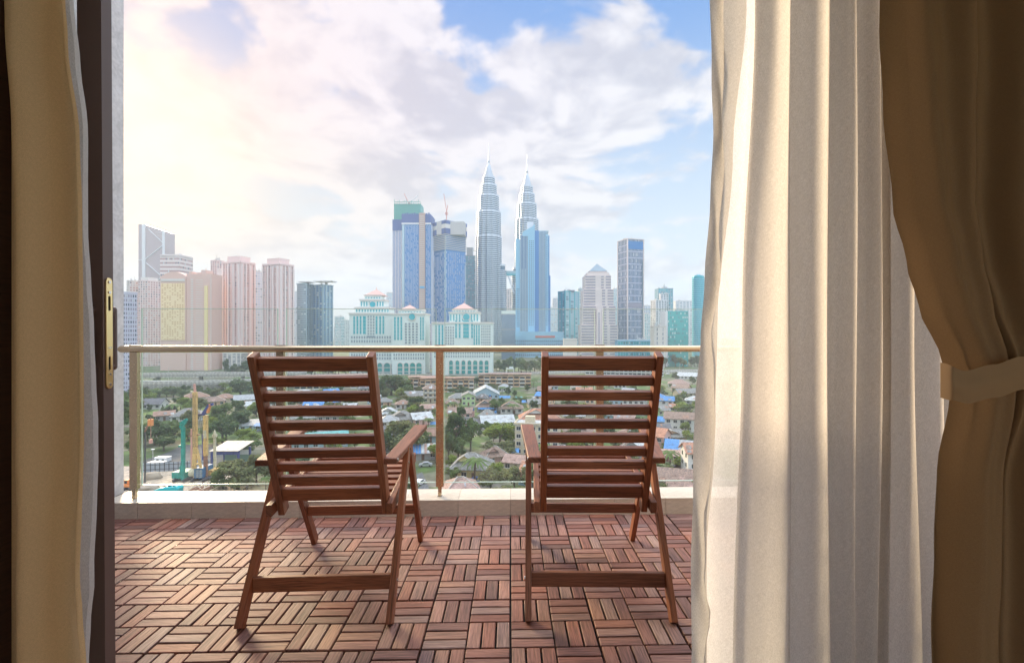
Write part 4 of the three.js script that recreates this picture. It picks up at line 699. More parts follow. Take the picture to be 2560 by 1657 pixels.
    mesh('trunk', stems[kind][i], bark, o); mesh('crown', kinds[kind][i], tone[colour], o); o.scale.set(w * 1.05, h * 1.02, w * 1.05); o.rotation.y = R() * 6.28; occupied.push([v.x, v.z, w * .32]);
    later(o, `${words[shape]} ${tint[colour]} tree`, px, foot, 'tree', 'trees among the houses and along the highway');
  }
  const t = tree;
  // nearest trees, read off one by one: px, top, foot, width, colour, shape
  for (const a of [[1140, 1006, 1128, 96, 'dark', 'tall'], [1176, 1040, 1130, 62, 'mid', 'round'], [1250, 1047, 1114, 92, 'light', 'round'], [1243, 1098, 1150, 80, 'olive', 'wide'], [1122, 1078, 1152, 60, 'dark', 'round'], [1127, 1136, 1172, 40, 'light', 'round'], [1236, 1149, 1198, 50, 'light', 'round'], [1226, 1166, 1228, 74, 'olive', 'round'], [1286, 1158, 1232, 84, 'olive', 'wide'], [1332, 1150, 1230, 64, 'mid', 'round'], [1112, 1210, 1240, 34, 'light', 'round'], [1240, 1214, 1262, 96, 'olive', 'wide'], [1310, 1212, 1262, 80, 'olive', 'wide'],
    [1216, 1036, 1062, 42, 'dark', 'round'], [1262, 1036, 1062, 34, 'mid', 'round'], [1150, 964, 990, 62, 'dark', 'wide'], [1286, 974, 991, 17, 'dark', 'round'], [1318, 960, 977, 20, 'dark', 'round'], [1191, 942, 967, 24, 'dark', 'round'], [1135, 938, 957, 44, 'mid', 'wide'], [1302, 990, 1008, 40, 'mid', 'wide'],
    [978, 936, 988, 84, 'dark', 'round'], [1008, 944, 988, 50, 'mid', 'round'], [950, 938, 1003, 56, 'dark', 'tall'], [964, 968, 1003, 36, 'olive', 'round'], [1002, 968, 996, 30, 'light', 'round'], [1014, 986, 1014, 64, 'olive', 'wide'], [1040, 990, 1024, 52, 'dark', 'round'], [1032, 1010, 1042, 42, 'light', 'round'], [1000, 1022, 1044, 52, 'mid', 'wide'], [1002, 1044, 1142, 118, 'olive', 'round'], [962, 1074, 1152, 62, 'dark', 'round'], [1070, 1076, 1112, 24, 'palm', 'palm'], [1060, 1088, 1112, 30, 'mid', 'round'], [1020, 1200, 1242, 60, 'olive', 'round'],
    [386, 1046, 1112, 84, 'dark', 'wide'], [432, 1048, 1106, 74, 'mid', 'round'], [352, 1058, 1118, 54, 'dark', 'round'], [462, 990, 1032, 54, 'light', 'round'], [500, 992, 1030, 44, 'olive', 'round'], [426, 1010, 1037, 36, 'dark', 'round'], [558, 1008, 1062, 64, 'mid', 'round'], [640, 998, 1042, 50, 'light', 'round'], [592, 1018, 1078, 74, 'dark', 'round'], [521, 1034, 1062, 34, 'palm', 'palm'], [556, 1044, 1108, 80, 'dark', 'wide'], [612, 1068, 1114, 74, 'light', 'round'], [618, 1092, 1142, 74, 'mid', 'wide'], [594, 1138, 1222, 116, 'olive', 'round'], [556, 1168, 1224, 64, 'mid', 'round'], [640, 1130, 1210, 70, 'olive', 'round'], [600, 946, 988, 66, 'dark', 'round'], [640, 942, 982, 56, 'mid', 'round'], [398, 972, 992, 44, 'mid', 'wide'], [360, 978, 1000, 36, 'dark', 'round'], [470, 1066, 1102, 54, 'mid', 'round'], [408, 1085, 1128, 60, 'dark', 'wide'], [330, 1096, 1150, 46, 'mid', 'round'], [540, 1092, 1112, 50, 'light', 'wide'],
    [1690, 929, 953, 24, 'dark', 'round'], [1731, 938, 962, 20, 'dark', 'round'], [1651, 962, 988, 30, 'light', 'round'], [1686, 984, 1022, 38, 'mid', 'round'], [1712, 984, 1002, 34, 'dark', 'wide'], [1700, 1004, 1034, 54, 'light', 'round'], [1722, 1010, 1042, 50, 'mid', 'round'], [1681, 1024, 1044, 20, 'light', 'round'], [1643, 1014, 1052, 28, 'palm', 'palm'], [1715, 1052, 1082, 30, 'light', 'round'], [1722, 1070, 1114, 40, 'light', 'round'], [1690, 1075, 1102, 22, 'mid', 'round'], [1651, 1087, 1127, 30, 'palm', 'palm'], [1658, 1106, 1134, 34, 'light', 'wide'], [1701, 1139, 1170, 38, 'light', 'round'], [1652, 1154, 1190, 64, 'mid', 'wide'], [1670, 1203, 1244, 54, 'olive', 'round'], [1734, 1198, 1244, 26, 'olive', 'round']]) t(...a);
  // belts of trees along and beyond the highway
  const r = rng(52), cols = ['dark', 'mid', 'mid', 'light', 'olive', 'dark'];
  for (let k = 0; k < 20; k++) t(1138 + k * 11 + r() * 5, 884 + r() * 20, 926 + r() * 7, 26 + r() * 12, r() < .6 ? 'dark' : 'mid');
  for (let k = 0; k < 15; k++) t(1625 + k * 9 + r() * 5, 880 + r() * 14, 912 + r() * 8, 22 + r() * 14, r() < .6 ? 'dark' : 'mid');
  for (let k = 0; k < 24; k++) t(560 + k * 15 + r() * 8, 892 + r() * 22, 934 + r() * 6, 24 + r() * 14, r() < .5 ? 'dark' : 'olive');
  for (let k = 0; k < 12; k++) t(318 + k * 22 + r() * 10, 964 + r() * 10, 990 + r() * 12, 30 + r() * 16, cols[Math.floor(r() * 6)]);
  for (let k = 0; k < 22; k++) t(1345 + k * 13 + r() * 8, 886 + r() * 16, 922 + r() * 6, 24 + r() * 14, r() < .6 ? 'dark' : 'mid');
  for (let k = 0; k < 26; k++) t(60 + r() * 245, 960 + r() * 30, 1000 + r() * 120, 60 + r() * 60, cols[Math.floor(r() * 6)]);
  for (let k = 0; k < 14; k++) t(1775 + r() * 260, 935 + r() * 30, 985 + r() * 120, 50 + r() * 50, cols[Math.floor(r() * 6)]);
  // gardens in between
  let made = 0; for (let k = 0; k < 4000 && made < 190; k++) {
    const px = lerp(318, 1745, r()), py = 966 + 270 * Math.pow(r(), 1.35), v = onGround(px, py), hpx = (py - CY) * (0.08 + .12 * r()), wpx = hpx * (0.8 + .6 * r()); if (px < 640 && py > 1112) continue; if (px > 1000 && px < 1100 && py > 1160) continue;
    const d = FOCAL * 45 / (py - CY); if (!free(v.x, v.z, wpx / FOCAL * d * .2)) continue; t(px, py - hpx, py, wpx, 'mid' === 'x' ? 'palm' : cols[Math.floor(r() * 6)], r() < .14 ? 'palm' : undefined); made++;
  }
}

// ---------------------------------------------------------------- towers
const TW = {};
{
  const glass = (r, g, b, ro = 0.14, me = 0.35) => std(r, g, b, ro, { metalness: me });
  Object.assign(TW, {
    blue: glass(.03, .19, .46, .14, .25), teal: glass(.03, .40, .46, .16, .2), dark: glass(.10, .20, .33), grey: glass(.24, .28, .33), sea: glass(.05, .42, .42, .1, .4), pale: glass(.36, .50, .56), rose: std(.44, .25, .23, .4), plum: std(.30, .28, .34, .5), gold: std(.84, .67, .40, .4, { metalness: .1 }),  // rose and gold carry the lens flare wash in their base colour
    pane1: std(.52, .55, .56, .4), pane2: std(.10, .14, .18, .12, { metalness: .2 }),
    white: std(.72, .72, .72, .7), bone: std(.66, .63, .58, .8), pink: std(.76, .59, .55, .8), blush: std(.76, .66, .62, .8), lilac: std(.55, .56, .64, .8), brown: std(.68, .48, .40, .7), mint: std(.68, .76, .72, .8), steel: std(.56, .62, .68, .3, { metalness: .7 }), concrete: std(.50, .49, .47, .85), navy: std(.05, .10, .30, .7), net: phys(.10, .42, .36, .85, { transmission: .3, thickness: 0 }), roofPink: std(.62, .40, .33, .8), slate: std(.20, .28, .32, .5), red: std(.60, .14, .10, .7), granite: std(.70, .62, .58, .7), cyan: std(.27, .54, .70, .5),  // pink and brown have the peach lens flare tint painted into them
  });
}
// a frame set square to the view at a distance: X and Y turn photograph pixels into its own metres
function plot(name, px0, d, label, category) {
  const p = fromView((px0 - CX) / FOCAL * d, GROUND, d), g = tag(base(name, p.x, p.y, p.z), label, category); g.rotation.y = -TURN;
  return { g, d, px0, k: d / FOCAL, X: (px) => (px - px0) * d / FOCAL, Y: (py) => EYE - GROUND - (py - CY) / FOCAL * d };
}
// storeys and bays as real relief on one upright face. face: function (u0,u1,v0,v1,p0,p1,bits) adding a box at u along, v up, p out
let reliefSeed = 100;
function relief(face, w, y0, y1, floors, bays, slab, pier, out, parent, mat, sills = 'floor_band', pillars = 'pier') {
  if (floors * bays < 700 && floors > 4) {                                           // drawn blinds, open sashes, darker rooms: single panes that differ
    const r = rng(reliefSeed++), pale = new Bits(), deep = new Bits(), h = (y1 - y0) / floors, q = w / bays;
    for (let j = 0; j < floors; j++) for (let i = 0; i < bays; i++) { const t = r(); if (t > .42) continue; const u0 = i * q + q * .2, u1 = i * q + q * (.5 + .3 * r()), v0 = y0 + j * h + h * .28, v1 = y0 + j * h + h * .8; face(u0, u1, v0, v1, .004, .05, t < .2 ? pale : deep); }
    if (!pale.empty) stuff(pale.build('window_pane', TW.pane1, parent)); if (!deep.empty) stuff(deep.build('window_pane', TW.pane2, parent));
  }
  if (slab > 0) { const b = new Bits(), h = (y1 - y0) / floors; for (let k = 0; k <= floors; k++) face(0, w, y0 + k * h - slab * h / 2, y0 + k * h + slab * h / 2, 0.002, out, b); stuff(b.build(sills, mat, parent)); }
  if (pier > 0) { const b = new Bits(), q = w / bays; for (let k = 0; k <= bays; k++) face(Math.max(0, k * q - pier * q / 2), Math.min(w, k * q + pier * q / 2), y0, y1, 0.003, out * 1.15, b); stuff(b.build(pillars, mat, parent)); }
}
// an upright block turned so that both faces of its near corner show
function block(T, l, c, r, top, alpha, o) {
  const zo = o.z ?? 0, d0 = T.d - zo, phi = Math.atan((c - CX) / FOCAL), a0 = alpha === 0 ? 0 : alpha * D2R - phi, ca = Math.cos(a0), sa = Math.sin(a0), X0 = (c - CX) / FOCAL * d0;
  // lengths of the two faces, so that their far edges are seen where the photograph shows them
  const wA = Math.max(0.5, ((r - CX) * d0 - X0 * FOCAL) / (FOCAL * ca - (r - CX) * sa)), wB = c - l > 0.5 ? (X0 * FOCAL - (l - CX) * d0) / (FOCAL * sa + (l - CX) * ca) : (o.depth ?? wA * .7), h = T.Y(top), y0 = o.y0 ?? 0;
  const g = new THREE.Group(); g.name = o.name ?? 'block'; g.position.set(X0 - (T.px0 - CX) / FOCAL * T.d, 0, zo); g.rotation.y = a0; T.g.add(g);
  // after the turn +x runs along the face to the right and recedes; -z runs along the face to the left
  new Bits().box(0, wA, y0, h, -wB, 0).build(o.coreName ?? 'glazing', o.core, g);
  const A = (u0, u1, v0, v1, p0, p1, b) => b.box(u0, u1, v0, v1, p0, p1), B = (u0, u1, v0, v1, p0, p1, b) => b.box(-p1, -p0, v0, v1, -u1, -u0), Cc = (u0, u1, v0, v1, p0, p1, b) => b.box(wA + p0, wA + p1, v0, v1, -u1, -u0);
  const fl = o.floors, out = o.out ?? .35;
  if (fl) { relief(A, wA, y0, h, fl, o.bays ?? 8, o.slab ?? .4, o.pier ?? .3, out, g, o.frame); relief(B, wB, y0, h, fl, o.baysB ?? o.bays ?? 8, o.slabB ?? o.slab ?? .4, o.pierB ?? o.pier ?? .3, out, g, o.frame); relief(Cc, wB, y0, h, fl, o.bays ?? 8, o.slab ?? .4, 0, out, g, o.frame); }
  if (o.cap !== 0) new Bits().box(-out, wA + out, h + .004, h + (o.cap ?? 1.4), -wB - out, out).build('roof_edge', o.capMat ?? o.frame ?? o.core, g);
  if (fl > 8 && !o.pent && wA > 8) { const r = rng(reliefSeed++), k = new Bits(); for (let i = 0; i < 4; i++) { const x = wA * (.08 + .7 * r()), z = -wB * (.15 + .6 * r()), y = h + .2 + (o.cap === 0 ? 0 : o.cap ?? 1.4); k.box(x, x + wA * (.08 + .1 * r()), y, y + 1.2 + 3 * r(), z - wB * .12, z); } const x = wA * (.3 + .4 * r()); k.bar([x, h, -wB * .5], [x, h + 6 + 6 * r(), -wB * .5], .35); k.build('roof_plant', TW.concrete, g); }
  if (o.pent) { const [i0, i1, ph] = o.pent; new Bits().box(wA * i0, wA * i1, h + .4, h + ph, -wB * i1, -wB * i0).build('penthouse', o.pentMat ?? o.frame, g); }
  return { g, wA, wB, h, A, B };
}
function tower(name, label, l, c, r, top, d, alpha, o) { const T = plot(name, c, d, label, o.cat ?? 'tower block'); const b = block(T, l, c, r, top, alpha, o); return { T, ...b }; }
{
  tower('residential_tower', 'mauve grey tower at the very edge of the end wall', 306, 306, 341, 734, 335, 8, { core: TW.plum, frame: TW.lilac, floors: 24, bays: 6, slab: .35, pier: .35 });
  { const q = tower('residential_tower', 'white gridded tower with stepped rounded top, beside the gold tower', 344, 368, 400, 702, 640, 38, { core: TW.rose, frame: TW.blush, floors: 36, bays: 5, baysB: 4, slab: .42, pier: .38, pent: [.12, .88, 5], pentMat: TW.bone });
    block(q.T, 316, 322, 345, 703, 25, { core: TW.rose, frame: TW.bone, floors: 34, bays: 3, slab: .45, pier: .4, name: 'wing' }); }
  { // tall slant-topped tower with diagonal bracing
    const T = plot('braced_tower', 364, 1250, 'tall dark tower with slanted top and white diagonal bracing', 'skyscraper'), X = T.X, Y = T.Y, z = 0;
    const s = new THREE.Shape([[X(345), 0], [X(411), 0], [X(411), Y(578)], [X(355), Y(560)], [X(345), Y(561)]].map((q) => new THREE.Vector2(...q))), g = new THREE.ExtrudeGeometry(s, { depth: 36, bevelEnabled: false }); g.translate(0, 0, -36); mesh('glazing', g, std(.44, .34, .33, .3, { metalness: .2 }), T.g);
    new Bits().box(X(355), X(363), 0, Y(561), .02, 2.2).build('column', TW.white, T.g); new Bits().box(X(405.5), X(411), 0, Y(578), .02, 1.6).build('column', TW.white, T.g);
    for (const [a, b] of [[[363, 648], [406, 614]], [[365, 657], [403, 690]], [[406, 606], [371, 573]], [[363, 725], [406, 691]], [[363, 740], [406, 776]]]) new Bits().bar([X(a[0]), Y(a[1]), .9], [X(b[0]), Y(b[1]), .9], 2.2, 1.5).build('brace', TW.white, T.g);
    const lb = new Bits(); for (let k = 0; k < 8; k++) lb.box(X(380 + k * 2.5), X(405), Y(572 + k * 3.4) - .7, Y(572 + k * 3.4), .02, .7); lb.build('crown_fin', TW.blush, T.g); new Bits().box(X(344), X(355), Y(649) - 1, Y(649), .02, .8).build('ledge', TW.white, T.g);
  }
  tower('office_tower', 'striped pale office block behind the gold tower', 399, 447, 481, 642, 1000, 55, { core: TW.rose, frame: TW.blush, floors: 24, slab: .55, pier: 0, cap: 5, cat: 'office block' });
  { // gold and brown pair of slabs
    const T = plot('gold_tower', 401, 575, 'brown tower with a gold glass face and yellow corner strip', 'tower block'), { X, Y } = T;
    new Bits().box(X(400), X(463), 0, Y(690), -20, 0).build('gold_slab', TW.brown, T.g);
    const panel = new Bits().box(X(402), X(461), Y(850), Y(708), .01, .5).build('gold_facade', TW.gold, T.g); const r = rng(4); const w = new Bits(), n = 22, m = 9; for (let j = 0; j < n * 1.5; j++) for (let i = 0; i < m; i++) if (r() < .7) { const x = lerp(X(403), X(460), (i + .2) / m), y = lerp(Y(850), Y(709), (j + .3) / (n * 1.5)); w.box(x, x + 1.6, y, y + 1.1, .501, .62); } stuff(w.build('window', std(.62, .40, .17, .4), panel));
    new Bits().box(X(402), X(461), Y(703), Y(697), .01, .7).build('fascia', TW.bone, T.g);
    const arc = new THREE.Shape(); arc.moveTo(X(402), Y(690)); arc.quadraticCurveTo(X(432), Y(668), X(462), Y(690)); arc.closePath(); const ag = new THREE.ExtrudeGeometry(arc, { depth: 18, bevelEnabled: false }); ag.translate(0, 0, -18.5); mesh('curved_crown', ag, TW.brown, T.g); new Bits().box(X(422), X(436), Y(682), Y(681) + 1.2, -12, -4).build('plant_room', TW.brown, T.g);
    const sl = new Bits().box(X(463.2), X(526), 0, Y(684), -22, -1.5).build('brown_slab', TW.brown, T.g); const st = new Bits(); for (let k = 0; k < 40; k++) { const y = lerp(Y(930), Y(694), k / 40); st.box(X(474), X(480), y, y + 1.3, -1.49, -1.2); st.box(X(486), X(504), y, y + .5, -1.49, -1.3); st.box(X(523), X(525.6), y, y + 1.1, -1.49, -1.3); } stuff(st.build('window', TW.bone, sl));
    new Bits().box(X(509), X(517), 0, Y(714), -1.48, -.4).build('yellow_strip', std(.80, .66, .33, .6), T.g); const cr = new Bits(); for (const [a, b, h] of [[466, 474, 678], [488, 496, 680], [498, 510, 674], [512, 524, 688]]) cr.box(X(a), X(b), Y(684) + .01, Y(h), -16, -3); cr.build('roof_plant', TW.brown, T.g); new Bits().bar([X(503), Y(676), -8], [X(503), Y(668), -8], .5).build('antenna', TW.brown, T.g);
  }
  { const q = tower('residential_tower', 'dusky stepped tower between the brown slab and first flare-tinted condominium', 526, 541, 560, 652, 700, 40, { core: TW.rose, frame: TW.pink, floors: 44, bays: 3, slab: .3, pier: .5 }); block(q.T, 530, 530, 539, 737, 0, { core: TW.lilac, frame: TW.white, floors: 26, bays: 2, z: 26, slab: .5, depth: 8, name: 'wing' }); block(q.T, 542, 542, 556, 680, 0, { core: TW.blush, z: 22, depth: 9, name: 'lift_tower', cap: 2, coreName: 'shaft' }); }
  const condo = (label, l, c, r, top) => { const q = tower('condominium', label, l, c, r, top, 600, 42, { core: TW.rose, frame: TW.pink, floors: 40, bays: 5, baysB: 6, slab: .28, pier: .42, out: .6, cap: 2.5, pent: [.12, .84, 9], pentMat: TW.pink, cat: 'condominium tower' });
    for (const [f, w] of [[q.A, q.wA], [q.B, q.wB]]) for (const t of [.06, .36, .66, .96]) { const b = new Bits(); f(w * t - 1.1, w * t + 1.1, 0, q.h - 1, .4, 1.5, b); b.build('bay', TW.blush, q.g); } new Bits().box(-1, q.wA + 1, q.h + .6, q.h + 1.1, -q.wB - 1, 1).build('canopy', TW.blush, q.g); };
  condo('tall condominium tinted pink by painted flare, set back top, by the brown tower', 556, 600, 636, 657); condo('tall condominium tinted pink by painted flare, set back top, beside the blue twin slabs', 656, 698, 733, 662);
  tower('office_tower', 'slim grey tower squeezed between the two flare-tinted condominiums', 637, 637, 656, 680, 780, 5, { core: TW.lilac, frame: TW.blush, floors: 34, bays: 3, slab: .4, pier: .3 });
  tower('office_tower', 'thin pale tower right behind the second flare-tinted condominium', 733, 733, 744, 730, 900, 0, { core: TW.lilac, frame: TW.white, floors: 30, bays: 2 });
  { const q = tower('condominium', 'pair of joined blue grey slabs with stacked balconies and flat roof canopies', 742, 765, 782, 710, 800, 60, { core: TW.grey, frame: TW.pale, floors: 34, bays: 3, slabB: .42, slab: .2, pierB: 0, pier: .2, out: 1.1, cat: 'condominium tower' }); const p = block(q.T, 782, 806, 831, 712, 38, { core: TW.blue, frame: TW.pale, floors: 34, bays: 3, baysB: 3, slab: .35, pier: .5, pierB: .15, out: 1.2, name: 'second_slab', z: -4 });
    const X = q.T.X, Y = q.T.Y; new Bits().box(X(785), X(807), Y(704), Y(702), -22, 4).build('canopy', TW.white, q.T.g); new Bits().box(X(808), X(830), Y(703), Y(701), -22, 2).build('canopy', TW.white, q.T.g); new Bits().box(X(745), X(776), Y(705), Y(703.5), -22, 3).build('canopy', TW.white, q.T.g); }
  tower('residential_tower', 'pale tower hidden behind the end wall', 215, 240, 268, 700, 620, 40, { core: TW.rose, frame: TW.bone, floors: 34, bays: 4, slab: .4, pier: .4 }); tower('office_tower', 'grey tower hidden behind the end wall and door leaf', 120, 120, 175, 740, 700, 5, { core: TW.grey, frame: TW.lilac, floors: 30, bays: 6, slab: .4, pier: .3 });
  // low, far blocks closing gaps along the skyline
  const gaps = [[836, 852, 792, 'teal'], [850, 872, 801, 'mint'], [834, 846, 817, 'bone'], [856, 873, 822, 'white'], [640, 656, 800, 'blush'], [1064, 1082, 809, 'lilac'], [966, 981, 733, 'cyan'], [1228, 1254, 790, 'bone'], [1256, 1286, 724, 'blush'], [1376, 1396, 770, 'cyan'], [1382, 1396, 746, 'white'], [1446, 1462, 722, 'mint'], [1534, 1546, 722, 'teal'], [1540, 1556, 752, 'white'], [1606, 1627, 764, 'blue'], [1612, 1634, 786, 'teal'], [1690, 1733, 753, 'pale'], [1722, 1742, 800, 'teal'], [1742, 1768, 774, 'white'], [1770, 1800, 790, 'pale']];
  const words = { teal: 'teal glass', mint: 'pale green', bone: 'bone white', white: 'white', blush: 'pale pink', lilac: 'grey lilac', cyan: 'sky blue', blue: 'blue glass', pale: 'pale blue' };
  const near = ['by the blue twin slabs', 'left of the domed offices', 'low beside the blue twin slabs', 'beneath the first clock block', 'behind the flare-tinted condominiums', 'between clock blocks', 'beside the first construction tower', 'at the foot of the twin spires', 'under the skybridge strut', 'beside the notched blue tower', 'behind the teal slab', 'beside the pyramid topped tower', 'before the tall dark tower', 'at the waist of the dark tower', 'beside the tall dark tower', 'low beside the tall dark tower', 'behind the green glass cube', 'before the round teal tower', 'next to the sheer', 'seen through the sheer'];
  gaps.forEach(([l, r, top, m], i) => { const d = 1300 + (i * 137) % 500, dark = ['teal', 'blue', 'pale', 'cyan'].includes(m); tower('office_block', `distant ${words[m]} block ${near[i]}`, l, l, r, top, d, 0, { core: dark ? TW[m] : TW.grey, frame: dark ? TW.white : TW[m], floors: Math.max(5, Math.round((EYE - GROUND - (top - CY) / FOCAL * d) / 3.9)), bays: 5, slab: .45, pier: .3, depth: 24, cat: 'office block' }); });

  // --- classical office blocks with clock discs, pink pyramid roofs and a glazed arcade
  function classical(label, px0, d, tiers, roof, disc, arches, archY, strips, grid, side) {
    const T = plot('classical_block', px0, d, label, 'office building'), { X, Y, g } = T; let z = 0, low = 0;
    tiers.forEach(([l, r, top], i) => {
      const zi = -i * 3.2, b = new Bits().box(X(l), X(r), low, Y(top), zi - 26 + i * 4, zi).build('storey_block', TW.mint, g);
      new Bits().box(X(l) - .7, X(r) + .7, Y(top) - 1.2, Y(top) + .5, zi - 26 + i * 4 - .7, zi + .7).build('cornice', TW.bone, b);
      if (i) { const w = new Bits(), n = Math.max(4, Math.round((X(r) - X(l)) / 3)); for (let k = 0; k < n; k++) { const x = lerp(X(l), X(r), (k + .5) / n); w.box(x - .6, x + .6, low + 1.6, Y(top) - 2.2, zi + .002, zi + .12); } stuff(w.build('window', TW.teal, b)); }
      low = Y(top) + .01; z = zi;
    });
    const [rl, rr, rb, pk] = roof, xa = X(rl), xb = X(rr), ym = Y(rb), yp = Y(pk), zc = z - 11; new Bits().tri([xa, ym, z + 1], [xb, ym, z + 1], [(xa + xb) / 2, yp, zc]).tri([xb, ym, z + 1], [xb, ym, z - 23], [(xa + xb) / 2, yp, zc]).tri([xb, ym, z - 23], [xa, ym, z - 23], [(xa + xb) / 2, yp, zc]).tri([xa, ym, z - 23], [xa, ym, z + 1], [(xa + xb) / 2, yp, zc]).quad([xa, ym - .01, z + 1], [xb, ym - .01, z + 1], [xb, ym - .01, z - 23], [xa, ym - .01, z - 23]).build('pyramid_roof', TW.roofPink, g);
    new Bits().bar([(xa + xb) / 2, yp - .5, zc], [(xa + xb) / 2, yp + 2.2, zc], .5).build('finial', TW.roofPink, g);
    { const [dx, dy, dr, dz] = disc, c = new THREE.CylinderGeometry(dr, dr, .6, 28); c.rotateX(Math.PI / 2); c.translate(X(dx), Y(dy), dz + .4); const k = mesh('clock_disc', c, TW.bone, g), c2 = new THREE.CylinderGeometry(dr * .74, dr * .74, .3, 28); c2.rotateX(Math.PI / 2); c2.translate(X(dx), Y(dy), dz + .8); mesh('disc_glass', c2, TW.teal, k); }
    // tall glazed strips, then ordinary windows
    for (const [l, r, a, b, zz] of strips) { const s = new Bits().box(X(l), X(r), Y(b), Y(a), zz + .02, zz + .25).build('glass_strip', TW.teal, g), m = new Bits(), n = Math.round((Y(a) - Y(b)) / 3.6); for (let k = 0; k <= n; k++) m.box(X(l), X(r), lerp(Y(b), Y(a), k / n) - .12, lerp(Y(b), Y(a), k / n) + .12, zz + .251, zz + .4); stuff(m.build('transom', TW.bone, s)); }
    for (const [l, r, a, b, nx, ny, zz] of grid) { const w = new Bits(), sill = new Bits(); for (let i = 0; i < nx; i++) for (let j = 0; j < ny; j++) { const x = lerp(X(l), X(r), (i + .5) / nx), y = lerp(Y(b), Y(a), (j + .5) / ny), hw = (X(r) - X(l)) / nx * .27, hh = (Y(a) - Y(b)) / ny * .3; w.box(x - hw, x + hw, y - hh, y + hh, zz + .012, zz + .1); sill.box(x - hw - .2, x + hw + .2, y - hh - .3, y - hh, zz + .01, zz + .35); } stuff(w.build('window', TW.slate, g)); stuff(sill.build('sill', TW.bone, g)); }
    for (const [l, r] of arches) {                                                   // each arch: glass, surround, transoms
      const x0 = X(l), x1 = X(r), rad = (x1 - x0) / 2, yb = Y(archY[1]), yt = Y(archY[0]) - rad, s = new THREE.Shape(); s.moveTo(x0, yb); s.lineTo(x1, yb); s.lineTo(x1, yt); s.absarc((x0 + x1) / 2, yt, rad, 0, Math.PI); s.closePath();
      const gl = new THREE.ExtrudeGeometry(s, { depth: .25, bevelEnabled: false, curveSegments: 10 }); gl.translate(0, 0, .03); const win = mesh('arched_window', gl, TW.sea, g);
      const out = new THREE.Shape(), t = .75; out.moveTo(x0 - t, yb); out.lineTo(x1 + t, yb); out.lineTo(x1 + t, yt); out.absarc((x0 + x1) / 2, yt, rad + t, 0, Math.PI); out.closePath(); out.holes.push(new THREE.Path(s.getPoints(10))); const fg = new THREE.ExtrudeGeometry(out, { depth: .8, bevelEnabled: false, curveSegments: 10 }); fg.translate(0, 0, .005); mesh('surround', fg, TW.bone, win);
      const m = new Bits(); for (const f of [.27, .62]) m.box(x0, x1, lerp(yb, Y(archY[0]), f) - .35, lerp(yb, Y(archY[0]), f) + .35, .29, .5); m.build('transom', TW.bone, win);
    }
    return T;
  }
  const strips = (list, a, b, z = 0) => list.map(([l, r]) => [l, r, a, b, z]);
  classical('grey green clock building with pink pyramid roof, shouldered on both sides', 926, 540, [[873, 980, 783], [885, 971, 768], [895, 956, 748], [904, 946, 736]], [904, 950, 736, 719], [927, 760, 4.2, -6.4], [[944, 955], [960, 975], [979, 990]], [907, 938], strips([[883, 887], [891, 895], [899, 903], [907, 914], [939, 943], [948, 952], [956, 960]], 790, 835), [[917, 937, 788, 845, 3, 8, 0], [876, 978, 838, 858, 16, 2, 0], [876, 978, 866, 900, 16, 4, 0]]);
  classical('narrow grey green clock building with pink pyramid roof, middle of three', 1021, 525, [[980, 1063, 784], [994, 1052, 773]], [998, 1036, 773, 760], [1030, 792, 4.4, 0], [[1010, 1021], [1025, 1038], [1041, 1054], [994, 1006]], [907, 937], strips([[985, 989], [993, 997], [1001, 1005], [1050, 1053], [1056, 1059]], 792, 850), [[1010, 1046, 806, 860, 4, 8, 0], [982, 1061, 864, 900, 13, 4, 0]]);
  classical('broad grey green clock building with big pink pyramid roof and low wings', 1155, 515, [[1080, 1230, 806], [1122, 1196, 780], [1130, 1187, 773]], [1126, 1185, 773, 755], [1165, 792, 4.6, -3.2], [[1123, 1132], [1139, 1148], [1154, 1163], [1169, 1178], [1183, 1193], [1198, 1207], [1212, 1221]], [901, 934], [...strips([[1088, 1092], [1096, 1100], [1104, 1108], [1184, 1187], [1190, 1193], [1196, 1199]], 812, 862), ...strips([[1138, 1142], [1147, 1151], [1158, 1172], [1178, 1182]], 800, 845, 0)], [[1112, 1136, 815, 862, 4, 7, 0], [1202, 1227, 812, 866, 5, 8, 0], [1084, 1226, 870, 895, 24, 3, 0]]);
  { const T = plot('office_block', 1071, 600, 'dark reddish block between the middle and broad clock buildings', 'office block'); block(T, 1062, 1062, 1084, 812, 0, { core: TW.plum, frame: TW.lilac, floors: 24, bays: 4, depth: 20 }); }

  // --- first tower under construction: clad shaft, blue crown, netted core behind, hoist
  { const T = plot('construction_tower', 1010, 1000, 'tallest blue tower under construction, netted crown and brown hoist', 'skyscraper'), { X, Y, g } = T;
    new Bits().box(X(980), X(1005), 0, Y(570), -40, -3).build('side_shaft', TW.blush, g); const sw = new Bits(); for (let k = 0; k < 6; k++) { const x = lerp(X(981), X(1004), k / 6); sw.box(x, x + 1.2, 0, Y(573), -2.99, -2.6); } sw.build('side_fin', TW.blue, g);
    new Bits().box(X(1005), X(1077), 0, Y(559), -42, 0).build('glazing', TW.blue, g);
    const f = new Bits(), r = rng(8); for (let j = 0; j < 62; j++) for (let i = 0; i < 17; i++) { if (r() < .22) continue; const x = lerp(X(1012), X(1076), (i + .5) / 17), y = lerp(Y(860), Y(563), (j + .5) / 62); if (x > X(1046) && x < X(1064)) continue; f.bar([x - .7, y + 1.9, .25], [x + .7, y - 1.9, .25], .55, .4); } stuff(f.build('slanted_fin', TW.white, g));
    new Bits().box(X(1005), X(1011), 0, Y(562), .02, 1.0).build('corner_strip', TW.pale, g); new Bits().box(X(1004), X(1077.5), Y(561), Y(557), .02, 1.4).build('ledge', TW.white, g);
